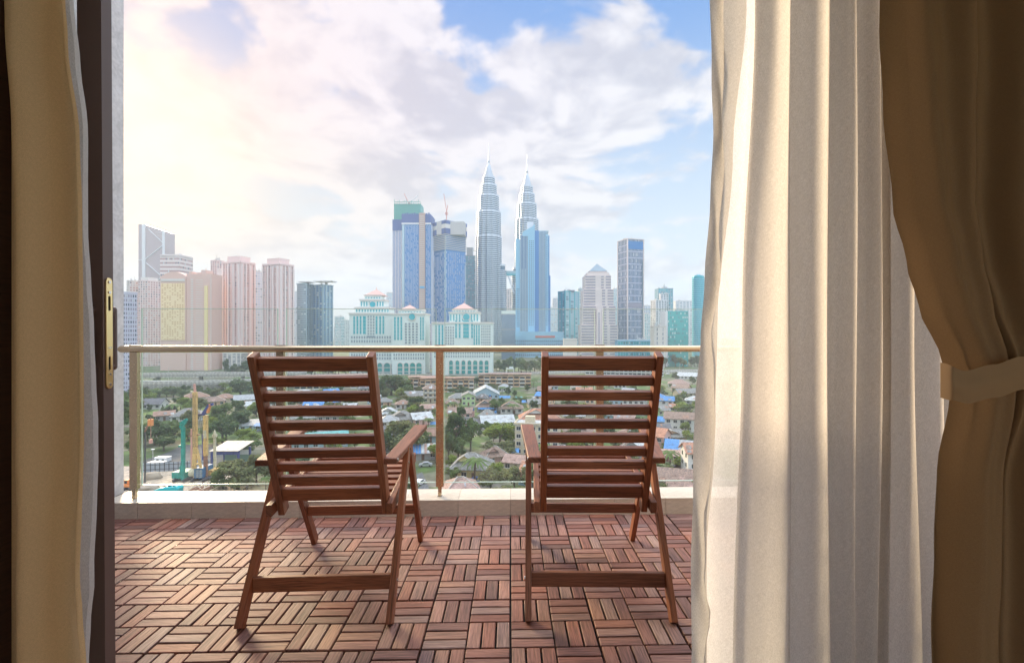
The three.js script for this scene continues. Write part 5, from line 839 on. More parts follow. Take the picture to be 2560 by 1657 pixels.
    new Bits().box(X(1004), X(1077.5), Y(557), Y(536), -43, 1).build('safety_screen', TW.navy, g); const sc = new Bits(); for (let k = 0; k < 12; k++) { const x = lerp(X(1005), X(1076), k / 12); sc.box(x, x + 3.2, Y(536), Y(534 - (k % 3)), -1, 1.1); } sc.build('screen_panel', TW.navy, g);
    new Bits().box(X(980), X(1004), Y(575), Y(548), -41, -2).build('safety_screen', TW.navy, g); new Bits().box(X(980), X(1048), Y(552), Y(505), -44, -14).build('netted_core', TW.net, g);
    const top = new Bits(); for (let k = 0; k < 16; k++) { const x = lerp(X(981), X(1047), k / 15); top.bar([x, Y(506), -14], [x, Y(494 + (k * 5) % 7), -14], .8); } for (const q of [500, 506]) top.bar([X(981), Y(q), -14], [X(1047), Y(q), -14], .7); stuff(top.build('scaffold_pole', TW.net, g));
    new Bits().box(X(1048), X(1063), 0, Y(533), .03, 3.2).build('hoist_tower', std(.50, .34, .28, .8), g); const h = new Bits(); for (let k = 0; k < 66; k++) { const y = lerp(0, Y(537), k / 66); h.box(X(1050), X(1061), y, y + 1.2, 3.21, 3.8); } stuff(h.build('hoist_landing', TW.bone, g)); new Bits().box(X(1050), X(1062), Y(721), Y(716), 3.3, 4.2).build('blue_banner', std(.06, .40, .68, .7), g);
    const crane = (px, base_, tip, jx, jy) => { const c = new Bits(); c.bar([X(px), Y(base_), -18], [X(px), Y(tip), -18], 1.5); c.bar([X(px), Y(tip + 3), -18], [X(jx), Y(jy), -18], 1.0); c.bar([X(px), Y(tip), -18], [X(px) - (X(jx) - X(px)) * .35, Y(tip + 5), -18], 1.0); return c; };
    crane(1017, 540, 500, 1005, 478).build('tower_crane', std(.62, .22, .18, .7), g); crane(1024, 520, 496, 1040, 482).build('tower_crane', TW.white, g); }
  // --- second tower under construction
  { const T = plot('construction_tower', 1124, 980, 'second blue tower under construction, white banded crown and single crane', 'skyscraper'), { X, Y, g } = T;
    const q = block(T, 1085, 1113, 1164, 584, 35, { core: TW.blue, frame: TW.pale, coreName: 'glazing', floors: 0, cap: 0 });
    for (const [F, w, n] of [[q.A, q.wA, 11], [q.B, q.wB, 8]]) { const f = new Bits(), r = rng(n); for (let j = 0; j < 46; j++) for (let i = 0; i < n; i++) { if (r() < .25) continue; const u = w * (i + .5) / n, y = lerp(Y(860), Y(628), (j + .5) / 46), s = []; F(u - .28, u + .28, y - 1.9, y + 1.6, .02, .5, f); } stuff(f.build('slanted_fin', TW.white, g.children[0])); const b = new Bits(); for (let k = 0; k < 9; k++) { const y = lerp(Y(622), Y(586), k / 8); F(-1, w + 1, y, y + 1.5, .02, 1.6, b); } stuff(b.build('open_floor', TW.concrete, g.children[0])); const c = new Bits(); F(-2, w + 2, Y(584), Y(570), .02, 2.0, c); c.build('safety_screen', TW.navy, g.children[0]); const d = new Bits(); F(-1.8, w + 1.8, Y(570), Y(559), .02, 1.9, d); d.build('white_band', TW.bone, g.children[0]); const e = new Bits(); F(-2, w + 2, Y(559), Y(550), .02, 2.0, e); e.build('safety_screen', TW.navy, g.children[0]); const p = new Bits(); F(w - 1.3, w, 0, Y(650), .02, .9, p); F(0, 1.2, 0, Y(590), .02, .9, p); p.build('corner_strip', TW.pale, g.children[0]); }
    new Bits().box(X(1090), X(1160), Y(585), Y(552), -46, -6).build('crown_core', TW.concrete, g);
    const c = new Bits(); c.bar([X(1113), Y(552), -16], [X(1113), Y(524), -16], 1.6); c.bar([X(1113), Y(524), -16], [X(1106), Y(478), -16], 1.1); c.bar([X(1113), Y(526), -16], [X(1116), Y(508), -16], 1.4); c.box(X(1110), X(1116), Y(532), Y(526), -18, -14); c.build('tower_crane', std(.62, .30, .26, .7), g); }
  { const q = tower('office_tower', 'teal grey stepped tower between second construction tower and first spire', 1160, 1160, 1190, 640, 1150, 0, { core: TW.teal, frame: TW.grey, floors: 60, bays: 6, slab: .4, pier: .25, depth: 30, cat: 'skyscraper' }); const T = q.T; new Bits().box(T.X(1166), T.X(1181), T.Y(640), T.Y(619), -24, -3).build('plant_storey', TW.grey, T.g); new Bits().box(T.X(1165), T.X(1182), T.Y(619), T.Y(618), -25, -2).build('roof_slab', TW.slate, T.g); new Bits().box(T.X(1180), T.X(1189), T.Y(626), T.Y(625), -10, -2).build('crane_boom', TW.concrete, T.g); }

  // --- the twin spired towers: eight-lobed plan, a floor band at every storey
  function spire() {
    const g = new THREE.Group(), N = 64, lobe = (t) => { const s = ((t / (2 * Math.PI)) * 16) % 1; return 1 - 0.075 * Math.abs(Math.sin(t * 8)) ** 0.6 + 0.02; };
    const ring = (acc, R0, R1, y0, y1) => { for (let i = 0; i < N; i++) { const a = i / N * 6.28318, b = (i + 1) / N * 6.28318, P = (t, R, y) => [Math.cos(t) * R * lobe(t), y, Math.sin(t) * R * lobe(t)]; acc.quad(P(b, R0, y0), P(a, R0, y0), P(a, R1, y1), P(b, R1, y1)); } };
    const tiers = [[0, 250, 27.6], [250, 303, 26.0], [303, 338.5, 21.8], [338.5, 362, 17.3], [362, 379, 13.4]], glass = new Bits(), bands = new Bits();
    for (const [y0, y1, R] of tiers) { ring(glass, R * .955, R * .955, y0, y1); const ledge = new Bits(); ring(ledge, R * .6, R * .985, y1 + .6, y1 + .6); ring(ledge, R * .985, R * .985, y1 - 1.4, y1 + .6); mesh('setback_ledge', ledge.geometry(), TW.steel, g); const n = Math.round((y1 - y0) / 4.15), h = (y1 - y0) / n; for (let q = 0; q < n; q++) { const y = y0 + q * h; ring(bands, R, R, y + h * .18, y + h * .60); ring(bands, R, R * .955, y + h * .60, y + h * .64); ring(bands, R * .955, R, y + h * .14, y + h * .18); } }
    mesh('glazing', glass.geometry(), std(.06, .14, .21, .2, { metalness: .3 }), g); stuff(mesh('floor_band', bands.geometry(), TW.steel, g));
    // stepped cone, ball and mast
    const cone = new Bits(); for (let q = 0; q < 9; q++) { const R = lerp(11.4, 3.2, (q / 9) ** .85), R2 = R * .86, y = 379 + q * 3.0; ring(cone, R, R, y, y + 1.7); ring(cone, R, R2, y + 1.7, y + 1.72); ring(cone, R2, R2, y + 1.72, y + 3.0); } mesh('pinnacle', cone.geometry(), TW.steel, g);
    const lance = new THREE.LatheGeometry([[3, 405], [1.6, 409], [1.1, 412], [1.1, 450 - 38]].map((q) => new THREE.Vector2(...q)), 20); mesh('spire_neck', lance, TW.steel, g); const ball = new THREE.SphereGeometry(2.9, 20, 12); ball.translate(0, 413.5, 0); mesh('ring_ball', ball, std(.35, .40, .45, .3, { metalness: .6 }), g); const mast = new THREE.CylinderGeometry(.35, 1.1, 37, 10); mast.translate(0, 434.5, 0); mesh('mast', mast, TW.steel, g);
    // the round annex on one flank
    const an = new Bits(), ag = new Bits(), rr = (acc, R0, R1, y0, y1) => { for (let i = 0; i < 40; i++) { const a = i / 40 * 6.28318, b = (i + 1) / 40 * 6.28318, P = (t, R, y) => [24.5 + Math.cos(t) * R, y, Math.sin(t) * R]; acc.quad(P(b, R0, y0), P(a, R0, y0), P(a, R1, y1), P(b, R1, y1)); } };
    rr(ag, 12.3, 12.3, 0, 176); for (let q = 0; q < 43; q++) { const y = q * 4.15; rr(an, 13, 13, y + .8, y + 2.5); rr(an, 13, 12.3, y + 2.5, y + 2.7); } rr(ag, 10, 10, 176, 190); rr(an, 13, 10, 177, 177.2); rr(an, 10.4, 10.4, 186, 190.2); rr(an, 10.4, .1, 190.2, 191);
    const annex = mesh('annex', ag.geometry(), std(.06, .14, .21, .2, { metalness: .3 }), g); stuff(mesh('annex_band', an.geometry(), TW.steel, annex)); return g;
  }
  { const s = spire(), p = fromView((1221.5 - CX) / FOCAL * 1080, GROUND, 1080), q = fromView((1317.5 - CX) / FOCAL * 1149, GROUND, 1149); s.scale.set(1.04, 1, 1.04); s.position.copy(p); s.rotation.y = -TURN - .04; s.name = numbered('spired_tower'); tag(s, 'taller looking silver twin tower with tiered body and needle spire', 'skyscraper', 'twin silver spired towers'); scene.add(s);
    const b = s.clone(); b.name = numbered('spired_tower'); b.position.copy(q); b.rotation.y = Math.PI + .5; tag(b, 'silver twin tower with needle spire half hidden by notched blue tower', 'skyscraper', 'twin silver spired towers'); scene.add(b);
    const T = plot('skybridge', 1290, 1112, 'two storey skybridge with slanting strut between the twin spired towers', 'bridge'), { X, Y, g } = T; new Bits().box(X(1262), X(1302), Y(689), Y(678), -4, 4).build('bridge_deck', TW.teal, g); new Bits().box(X(1262), X(1302), Y(680), Y(677.5), -4.4, 4.4).box(X(1262), X(1302), Y(684), Y(682.5), -4.3, 4.3).build('bridge_band', TW.steel, g); for (const x of [1266, 1310]) new Bits().bar([X(1270), Y(689), 0], [X(1288 + (x - 1288) * .2), Y(732), 0], 1.5).build('strut', TW.steel, g); new Bits().bar([X(1269), Y(689), 2], [X(1287), Y(734), 2], 1.3).build('strut', TW.steel, g); }
  tower('office_block', 'dark ribbed block in front of the first spired tower', 1254, 1254, 1288, 786, 800, 0, { core: TW.dark, frame: TW.grey, floors: 3, bays: 12, slab: .08, pier: .25, depth: 26, cap: 6, capMat: TW.mint, cat: 'office block' });
  // --- notched blue and white tower on a podium
  { const T = plot('notched_tower', 1330, 880, 'blue and white tower of notched ribs with slanted top', 'skyscraper'), { X, Y, g } = T;
    const slabx = (n, m, l, r, top, z0, z1) => new Bits().box(X(l), X(r), 0, Y(top), z0, z1).build(n, m, g);
    slabx('pale_bay', TW.cyan, 1289, 1301, 596, -40, -2); const rib = slabx('dark_bay', TW.dark, 1300, 1320, 589, -40, -1); for (let k = 0; k < 5; k++) new Bits().box(X(1301 + k * 4), X(1302.6 + k * 4), 0, Y(k % 2 ? 672 : 590), -.99, .5).build('fin', TW.pale, rib);
    const s = new THREE.Shape([[X(1320), 0], [X(1337), 0], [X(1337), Y(560)], [X(1331), Y(566)], [X(1306), Y(580)], [X(1306), Y(590)], [X(1320), Y(590)]].map((q) => new THREE.Vector2(...q))), eg = new THREE.ExtrudeGeometry(s, { depth: 38, bevelEnabled: false }); eg.translate(0, 0, -38); mesh('core_bay', eg, TW.cyan, g);
    slabx('glass_bay', TW.blue, 1337, 1347, 576, -40, -.5); const r2 = slabx('ribbed_bay', TW.dark, 1347, 1364, 578, -40, -1.5); for (let k = 0; k < 5; k++) new Bits().box(X(1348 + k * 3.4), X(1349.3 + k * 3.4), 0, Y(579), -1.49, -.4).build('fin', TW.pale, r2); slabx('end_bay', TW.cyan, 1364, 1371, 584, -38, -3); slabx('glass_end', TW.blue, 1371, 1374, 588, -36, -4); slabx('lower_step', TW.blue, 1374, 1376.5, 688, -36, -4);
    new Bits().box(X(1318), X(1334), Y(580), Y(552), -24, -6).build('roof_block', TW.steel, g); new Bits().box(X(1333), X(1372), Y(578), Y(575), -30, -4).build('parapet', TW.pale, g);
    for (const [l, r, a, b, n, m] of [[1291, 1299, 720, 818, 2, 22], [1322, 1335, 600, 815, 3, 44], [1365, 1370, 590, 815, 1, 46]]) { const w = new Bits(); for (let i = 0; i < n; i++) for (let j = 0; j < m; j++) { const x = lerp(X(l), X(r), (i + .5) / n), y = lerp(Y(b), Y(a), (j + .5) / m); w.box(x - .8, x + .8, y - 1, y + .9, l === 1365 ? -2.98 : l === 1291 ? -1.98 : .01, l === 1365 ? -2.8 : l === 1291 ? -1.8 : .2); } stuff(w.build('window', TW.dark, g)); }
    const P = plot('podium_block', 1340, 860, 'pale blue podium block with red sign band under the notched tower', 'office building'); for (const [l, r, top, z] of [[1271, 1300, 838, 2], [1286, 1312, 828, 0], [1312, 1409, 829, 4]]) new Bits().box(P.X(l), P.X(r), 0, P.Y(top), -30, z).build('storey_block', TW.cyan, P.g); new Bits().box(P.X(1338), P.X(1387), P.Y(844), P.Y(839), 4.02, 4.9).build('red_sign', TW.red, P.g); const w = new Bits(); for (let i = 0; i < 28; i++) for (let j = 0; j < 6; j++) { const x = lerp(P.X(1273), P.X(1407), (i + .5) / 28), y = lerp(P.Y(900), P.Y(848), (j + .5) / 6); w.box(x - .9, x + .9, y - 1.6, y + 1.6, 4.03, 4.3); } stuff(w.build('window', TW.dark, P.g)); }
  { const q = tower('office_tower', 'white and teal slab tower with stacked windows beside the notched tower', 1395, 1413, 1448, 729, 900, 42, { core: TW.pale, frame: TW.teal, floors: 30, bays: 3, slab: .12, pier: .16, slabB: .5, pierB: .4, baysB: 2 }); new Bits().box(q.T.X(1425), q.T.X(1438), q.T.Y(729), q.T.Y(724), -20, -8).build('plant_room', TW.grey, q.T.g); }
  // --- stepped granite tower with glass pyramid
  { const T = plot('pyramid_tower', 1498, 760, 'banded pinkish stepped tower with a grey pyramid top', 'skyscraper'), { X, Y, g } = T; const stp = [[1452, 1544, 0, 812, 0], [1457, 1540, 812, 764, -3], [1459, 1536, 764, 722, -5], [1464, 1530, 722, 687, -7]]; let low = 0;
    for (const [l, r, , top, z] of stp) { const y1 = Y(top), w = X(r) - X(l); const b = new Bits().box(X(l), X(r), low, y1, z - 34, z).build('storey_block', TW.granite, g), n = Math.max(3, Math.round((y1 - low) / 4.2)), bands = new Bits(); for (let k = 0; k < n; k++) { const y = lerp(low, y1, (k + .3) / n); bands.box(X(l) + w * .02, X(l) + w * .40, y, y + 1.9, z + .01, z + .25); bands.box(X(l) + w * .62, X(l) + w * .72, y, y + 1.9, z + .01, z + .25); bands.box(X(l) + w * .80, X(l) + w * .99, y, y + 1.9, z + .01, z + .25); } stuff(bands.build('window_band', TW.plum, b)); low = y1 + .01; }
    const sh = new Bits(), xs = [1466, 1476, 1521, 1529], c = (a, b2) => [X(a), Y(b2)]; new Bits().box(X(1469), X(1526), Y(687), Y(680), -38, -8.2).box(X(1476), X(1521), Y(680) + .01, Y(676), -35, -11).build('shoulder', TW.blush, g);
    const yb = Y(676) + .02, yp = Y(654), xa = X(1475), xb = X(1522), zc = -23; new Bits().tri([xa, yb, -10], [xb, yb, -10], [X(1498), yp, zc]).tri([xb, yb, -10], [xb, yb, -36], [X(1498), yp, zc]).tri([xb, yb, -36], [xa, yb, -36], [X(1498), yp, zc]).tri([xa, yb, -36], [xa, yb, -10], [X(1498), yp, zc]).build('pyramid_roof', TW.slate, g);
    new Bits().box(X(1492), X(1502), 0, Y(772), .02, 3).build('centre_bay', TW.blush, g); const w = new Bits(); for (let k = 0; k < 16; k++) { const y = lerp(Y(858), Y(780), k / 16); w.box(X(1495), X(1499), y, y + 1.8, 3.01, 3.2); } stuff(w.build('window', TW.plum, g)); }
  // --- tall dark glass tower
  { const q = tower('dark_tower', 'tall dark blue glass tower with framed crown, tallest by the sheer', 1545, 1569, 1609, 596, 820, 32, { core: TW.dark, frame: TW.lilac, floors: 19, bays: 12, baysB: 7, slab: .12, pier: .22, out: .5, cap: 0, cat: 'skyscraper' }); const { T, g, wA, wB, h } = q; const b = new Bits(); for (const [x, z] of [[0, 0], [wA, 0], [0, -wB]]) b.box(x - .9, x + .9, 0, h, z - .9, z + .9); b.build('corner_post', TW.blush, g); new Bits().box(-.9, wA + .9, h - .8, h + .5, -.9, .9).box(-.9, .9, h - .8, h + .5, -wB, -.91).build('crown_frame', TW.blush, g); const s = new Bits(); q.A(.6, wA - .6, T.Y(768), T.Y(757), .6, .9, s); s.build('louvre_storey', TW.plum, g); const cr = new Bits(); q.A(1, wA - 1, T.Y(622), T.Y(602), .62, .7, cr); cr.build('crown_glazing', TW.blue, g); new Bits().box(T.X(1609), T.X(1611), 0, T.Y(650), -14, -8).build('service_mast', TW.slate, T.g); }
  { const T = plot('low_glass_block', 1590, 700, 'low teal glass block with white rooftop sign bars at the dark tower foot', 'office building'); block(T, 1545, 1545, 1636, 853, 0, { core: TW.teal, frame: TW.cyan, floors: 6, bays: 14, slab: .12, pier: .1, depth: 20 }); const s = new Bits(); for (let k = 0; k < 9; k++) s.box(T.X(1592 + k * 2.8), T.X(1593.6 + k * 2.8), T.Y(853) + 1.4, T.Y(846 - (k * 3) % 4), -1, 0); s.box(T.X(1590), T.X(1618), T.Y(853) + 1.4, T.Y(849), -1.6, -1.01); s.build('rooftop_sign', TW.white, T.g); }  // white bars stand for the lettering of a rooftop sign
  { const T = plot('stepped_tower', 1655, 1000, 'pale stepped twin bodied tower with balconies and antenna', 'tower block'); block(T, 1646, 1646, 1683, 721, 0, { core: TW.teal, frame: TW.pale, floors: 34, bays: 6, slab: .4, pier: .35, depth: 26, z: -10 }); block(T, 1627, 1640, 1667, 752, 35, { core: TW.grey, frame: TW.white, floors: 30, bays: 4, baysB: 3, slab: .35, pier: .4, z: 14, name: 'front_block' }); block(T, 1652, 1652, 1672, 736, 0, { core: TW.grey, frame: TW.white, floors: 32, bays: 3, depth: 10, z: 2, name: 'upper_block' }); new Bits().bar([T.X(1668), T.Y(721), -20], [T.X(1668), T.Y(707), -20], .9).bar([T.X(1665), T.Y(714), -20], [T.X(1671), T.Y(714), -20], .6).build('antenna', TW.slate, T.g); }
  tower('office_block', 'small white block with dark corner windows beside the green glass cube', 1636, 1636, 1665, 818, 620, 0, { core: TW.dark, frame: TW.bone, floors: 9, bays: 2, slab: .3, pier: .86, depth: 18, cat: 'office block' });
  { const T = plot('glass_cube', 1690, 640, 'deep green glass office cube with white flank, close to the sheer', 'office building'); new Bits().box(T.X(1664), T.X(1670), 0, T.Y(778), -26, 0).build('white_flank', TW.white, T.g); block(T, 1670, 1670, 1721, 779, 0, { core: TW.sea, frame: TW.teal, floors: 14, bays: 10, slab: .06, pier: .05, out: .15, depth: 26, cap: .8 }); }
  { const T = plot('round_tower', 1746, 900, 'round teal glass tower with domed cap touching the sheer edge', 'skyscraper'), R = T.X(1761) - T.X(1746), h = T.Y(694), b = new Bits(), gm = new Bits(), ring = (a2, r0, r1, y0, y1) => { for (let i = 0; i < 36; i++) { const a = i / 36 * 6.28318, c = (i + 1) / 36 * 6.28318, P = (t, R_, y) => [Math.cos(t) * R_, y, Math.sin(t) * R_]; a2.quad(P(c, r0, y0), P(a, r0, y0), P(a, r1, y1), P(c, r1, y1)); } }; ring(gm, R, R, 0, h); ring(gm, R, R * .93, h, h + .1); ring(gm, R * .93, R * .9, h + .1, h + 3); ring(gm, R * .9, .1, h + 3, h + 6); for (let k = 0; k < 42; k++) { const y = h * k / 42; ring(b, R + .25, R + .25, y, y + .9); } gm.build('glazing', TW.teal, T.g); stuff(b.build('floor_band', TW.cyan, T.g)); }
  { const T = plot('low_white_block', 1424, 640, 'low white block under the teal slab tower', 'office block'); block(T, 1410, 1410, 1443, 849, 0, { core: TW.bone, frame: TW.bone, coreName: 'wall', floors: 0, depth: 14 }); }
  { const T = plot('low_white_block', 578, 590, 'low white flats below the first flare-tinted condominium', 'apartment building'); block(T, 556, 556, 602, 884, 0, { core: TW.grey, frame: TW.bone, floors: 12, bays: 4, depth: 14 }); }
}

// ---------------------------------------------------------------- building site, awnings, cars
{
  const worn = (r, g, b, q) => std(r, g, b, q, { map: sized(T.weather, 3.2, 5) }), green = worn(.01, .33, .28, .55), yellow = worn(.76, .50, .20, .6), navy = worn(.05, .07, .28, .6), cream = worn(.70, .64, .48, .7), rust = worn(.34, .18, .12, .8), blue = worn(.05, .18, .38, .6), dark = std(.06, .06, .065, .6), orange = std(.72, .26, .08, .6), rose = std(.62, .32, .26, .7);
  const at = (name, px, py, label, cat) => { const v = onGround(px, py), d = FOCAL * (EYE - GROUND) / (py - CY), g = tag(base(name, v.x, GROUND, v.z), label, cat); g.rotation.y = -TURN; return { g, X: (q) => (q - px) / FOCAL * d, Y: (q) => (py - q) / FOCAL * d, d }; };
  const tracks = (g, x, w, l, mat) => { for (const s of [-1, 1]) { const c = new THREE.CapsuleGeometry(.5, l - 1, 6, 12); c.rotateX(Math.PI / 2); c.scale(.9, 1, 1); c.translate(x + s * w / 2, .5, 0); mesh('crawler_track', c, mat, g); } };
  { const { g, X, Y } = at('drilling_rig', 466, 1201, 'green drilling rig with tall mast, back stay frame and green head', 'drilling rig'); tracks(g, -1.2, 3, 4.6, dark); new Bits().box(-3.6, .4, 1.0, 2.8, -3.2, 1.4).build('body', green, g);
    new Bits().bar([0, .6, 1.6], [0, Y(1066), 1.6], .85, .8).build('mast', green, g); new Bits().bar([X(459), Y(1057), 1.6], [X(475), Y(1046), 1.6], .7, .7).bar([X(461), Y(1060), 1.6], [0, Y(1070), 1.6], .9, .9).bar([X(466), Y(1062), 1.6], [X(474), Y(1050), 1.6], .6, .6).build('mast_head', green, g); new Bits().bar([X(453), .8, 1.2], [X(462), Y(1150), 1.6], .28).bar([X(457), .8, 1.2], [X(464), Y(1158), 1.6], .28).bar([X(452), 2.2, 1.2], [X(462), 3.4, 1.6], .2).bar([X(453), 4, 1.2], [X(463), 5, 1.6], .2).build('back_stay', green, g); new Bits().box(X(456), X(463), Y(1114), Y(1109), 1.2, 2).build('winch', green, g); }
  { const { g, X, Y } = at('drilling_rig', 499, 1200, 'yellow drilling rig with the highest mast and blue engine house', 'drilling rig'); tracks(g, .6, 3.4, 5, dark); new Bits().box(X(493), X(514), 1.0, 4.0, -3.6, 1.6).build('engine_house', blue, g); const f = new Bits(); for (let k = 0; k < 4; k++) f.box(X(497), X(513), 1.4 + k * .6, 1.6 + k * .6, 1.61, 1.7); f.build('vent_slat', cream, g); const dr = new THREE.CylinderGeometry(1.3, 1.3, 2.6, 18); dr.rotateZ(Math.PI / 2); dr.translate(X(488), 2.4, .2); mesh('cable_drum', dr, cream, g);
    new Bits().bar([X(497), Y(1112), 1.8], [X(496.5), Y(978), 1.8], 1.05, .9).build('mast', yellow, g); new Bits().bar([X(491), 4.0, 1.8], [X(495), Y(1112), 1.8], .55).bar([X(511), 4.2, 1.8], [X(499), Y(1112), 1.8], .55).bar([X(492), 5.4, 1.8], [X(509), 5.4, 1.8], .45).bar([X(493), 8, 1.8], [X(505), 8, 1.8], .4).bar([X(494), 5.4, 1.8], [X(505), 8, 1.8], .3).bar([X(497), 4, 1.8], [X(497), Y(1112), 1.8], .5).build('mast_foot', yellow, g); { const lad = new Bits(); for (let k = 0; k < 26; k++) { const y = lerp(Y(1110), Y(982), k / 26), x = lerp(X(497), X(496.5), k / 26); lad.box(x - .5, x + .5, y, y + .12, 2.26, 2.36); } lad.build('ladder', rust, g); new Bits().bar([X(495), Y(960), 2], [X(503), 4, -2], .07).bar([X(496), Y(960), 2], [X(507), 4, -2.6], .07).bar([X(487), Y(977), 2], [X(488), 3, 1], .06).build('cable', dark, g); } new Bits().bar([X(496), Y(978), 1.8], [X(494.5), Y(958), 1.8], .45).bar([X(498), Y(978), 1.8], [X(495.5), Y(958), 1.8], .3).build('mast_tip', rose, g); new Bits().bar([X(485), Y(977), 1.8], [X(498), Y(979), 1.8], .4).build('tip_arm', cream, g); new Bits().bar([X(480), Y(1087), 1.8], [X(509), Y(1083), 1.8], .35).bar([X(494), Y(1114), 1.8], [X(504), Y(1113), 1.8], .3).build('guide_arm', rust, g); }
  { const { g, X, Y } = at('drilling_rig', 521, 1196, 'yellow drilling rig topped by a slanting navy and orange boom head', 'drilling rig'); tracks(g, 0, 3, 4.6, dark); new Bits().box(-1.6, 1.6, 1, 2.6, -3.4, .6).build('body', yellow, g); new Bits().bar([0, Y(1136), 1.5], [0, Y(1036), 1.5], 1.1, .9).build('mast', yellow, g); new Bits().bar([X(518), .4, 1.5], [X(519), Y(1136), 1.5], .5).bar([X(524), .4, 1.5], [X(523), Y(1136), 1.5], .5).build('drill_string', rust, g); new Bits().bar([X(514), Y(1035), 1.5], [X(531), Y(1010), 1.5], .9, .8).build('boom_head', navy, g); new Bits().bar([X(526), Y(1030), 1.5], [X(533), Y(1008), 1.5], .5, .9).build('boom_rib', orange, g); new Bits().bar([X(503), Y(1034), 1.5], [X(522), Y(1032), 1.5], .6).bar([X(530), Y(1011), 1.5], [X(539), Y(1008), 1.5], .7).build('boom_arm', navy, g); new Bits().box(X(517), X(525), Y(1092), Y(1072), 1.96, 2.0).build('mast_plate', cream, g); }
  { const gr = rng(88), { g } = at('rubble', 590, 1222, 'broken planks and rubble strewn near the kerb by the poles', 'rubble'); for (let k = 0; k < 26; k++) { const x = (gr() - .5) * 9, z = (gr() - .5) * 6, w = .3 + gr() * 1.2; new Bits().bar([x, .1, z], [x + w * (gr() - .3), .2 + gr() * .5, z + (gr() - .5) * 1.5], .15 + gr() * .3, .08 + gr() * .2).build('piece', [rust, cream, C.concrete, dark][k % 4], g); } }
  { const { g, X, Y } = at('piling_pole', 536, 1188, 'cream pole with pointed cap standing beside the navy shed', 'pole'); new Bits().bar([0, 0, 0], [0, Y(1090), 0], .62).build('shaft', cream, g); const c = new THREE.ConeGeometry(.75, 2.4, 12); c.translate(0, Y(1082), 0); mesh('cap', c, cream, g); new Bits().box(-.55, .55, Y(1093), Y(1086), -.5, .5).build('collar', cream, g); }
  { const { g, X, Y } = at('piling_pole', 478, 1188, 'thin pinkish pole between the green and yellow masts', 'pole'); new Bits().bar([0, 0, 0], [0, Y(1072), 0], .42).build('shaft', rose, g); new Bits().bar([X(471), Y(1084), 0], [X(482), Y(1081), 0], .3).build('cross_arm', rust, g); }
  { const { g, X, Y } = at('piling_pole', 506.5, 1160, 'dark blue pole just behind the highest yellow mast', 'pole'); new Bits().bar([0, 0, 0], [0, Y(1085), 0], .45).build('shaft', navy, g); new Bits().box(-.4, .4, 0, .5, -.4, .4).build('foot', navy, g); }
  { const { g, X, Y } = at('small_crane', 361, 1214, 'slim crane with orange jib head close to the end post', 'crane'); new Bits().bar([0, 0, 0], [X(362), Y(1068), 0], .3).build('mast', dark, g); new Bits().bar([X(361), Y(1080), 0], [X(377), Y(1044), 0], .35).build('jib', rust, g); new Bits().box(X(371), X(380), Y(1064), Y(1048), -.5, .5).build('jib_head', orange, g); new Bits().bar([X(376), Y(1064), 0], [X(376), Y(1098), 0], .08).box(X(373.5), X(378.5), Y(1108), Y(1098), -.4, .4).build('hook_block', rose, g); }
  { const { g, X, Y } = at('lying_boom', 426, 1229, 'teal machine boom lying on the sand just above the kerb', 'crane boom'); const s = new THREE.Shape([[X(396), .1], [X(398), .9], [X(412), 1.5], [X(452), 2.0], [X(457), 1.5], [X(455), .2]].map((q) => new THREE.Vector2(...q))), e = new THREE.ExtrudeGeometry(s, { depth: 2.2, bevelEnabled: true, bevelSize: .15, bevelThickness: .15, bevelSegments: 1 }); mesh('boom', e, std(.01, .38, .40, .45), g); const h = new Bits(); for (const q of [416, 428, 440]) h.box(X(q), X(q + 5), 1.9, 2.5, .6, 1.6); h.build('hatch', dark, g); tracks(g, 1, 2.4, 3.4, dark); }
  { const { g, X, Y } = at('site_shed', 563, 1168, 'navy framed open shed with grey sloping roof on the building site', 'shed'); for (const q of [529, 595]) for (const z of [0, -7]) new Bits().box(X(q) - .3, X(q) + .3, 0, Y(1128), z - .3, z + .3).build('post', navy, g); new Bits().box(X(527), X(598), Y(1136), Y(1126), -.25, .35).build('fascia', navy, g); const a = Y(1126), b = a + 1.3; new Bits().quad([X(526), a, .9], [X(599), a, .9], [X(599), b, -9], [X(526), b, -9]).quad([X(526), b - .12, -9], [X(599), b - .12, -9], [X(599), a - .12, .9], [X(526), a - .12, .9]).build('roof', std(.30, .32, .35, .6, { map: sized(T.weather, 6), bumpMap: sized(T.corrug, 6, 1), bumpScale: .06 }), g); new Bits().box(X(531), X(593), 0, 2.6, -6.8, -6.6).build('back_wall', std(.18, .30, .24, .7), g); new Bits().box(X(531), X(593), 2.61, Y(1136), -6.8, -6.6).build('back_screen', std(.62, .66, .66, .7), g); }
  { const g = tag(base('hoarding'), 'grey panelled hoarding along the back of the building site', 'fence'); const a = onGround(352, 1181), b = onGround(524, 1172), n = 15, panel = std(.45, .50, .56, .6, { bumpMap: sized(T.corrug, 1, 1), bumpScale: .03 }); for (let k = 0; k < n; k++) { const p = a.clone().lerp(b, k / n), q = a.clone().lerp(b, (k + .94) / n), m = new Bits(); m.quad([p.x, GROUND, p.z], [q.x, GROUND, q.z], [q.x, GROUND + 2.9, q.z], [p.x, GROUND + 2.9, p.z]).quad([q.x, GROUND, q.z - .08], [p.x, GROUND, p.z - .08], [p.x, GROUND + 2.9, p.z - .08], [q.x, GROUND + 2.9, q.z - .08]).build('panel', panel, g); new Bits().bar([p.x, GROUND, p.z + .1], [p.x, GROUND + 3, p.z + .1], .14).build('post', dark, g); } new Bits().bar([a.x, GROUND + 2.2, a.z + .08], [b.x, GROUND + 2.2, b.z + .08], .12).bar([a.x, GROUND + .8, a.z + .08], [b.x, GROUND + .8, b.z + .08], .12).build('rail', dark, g); }
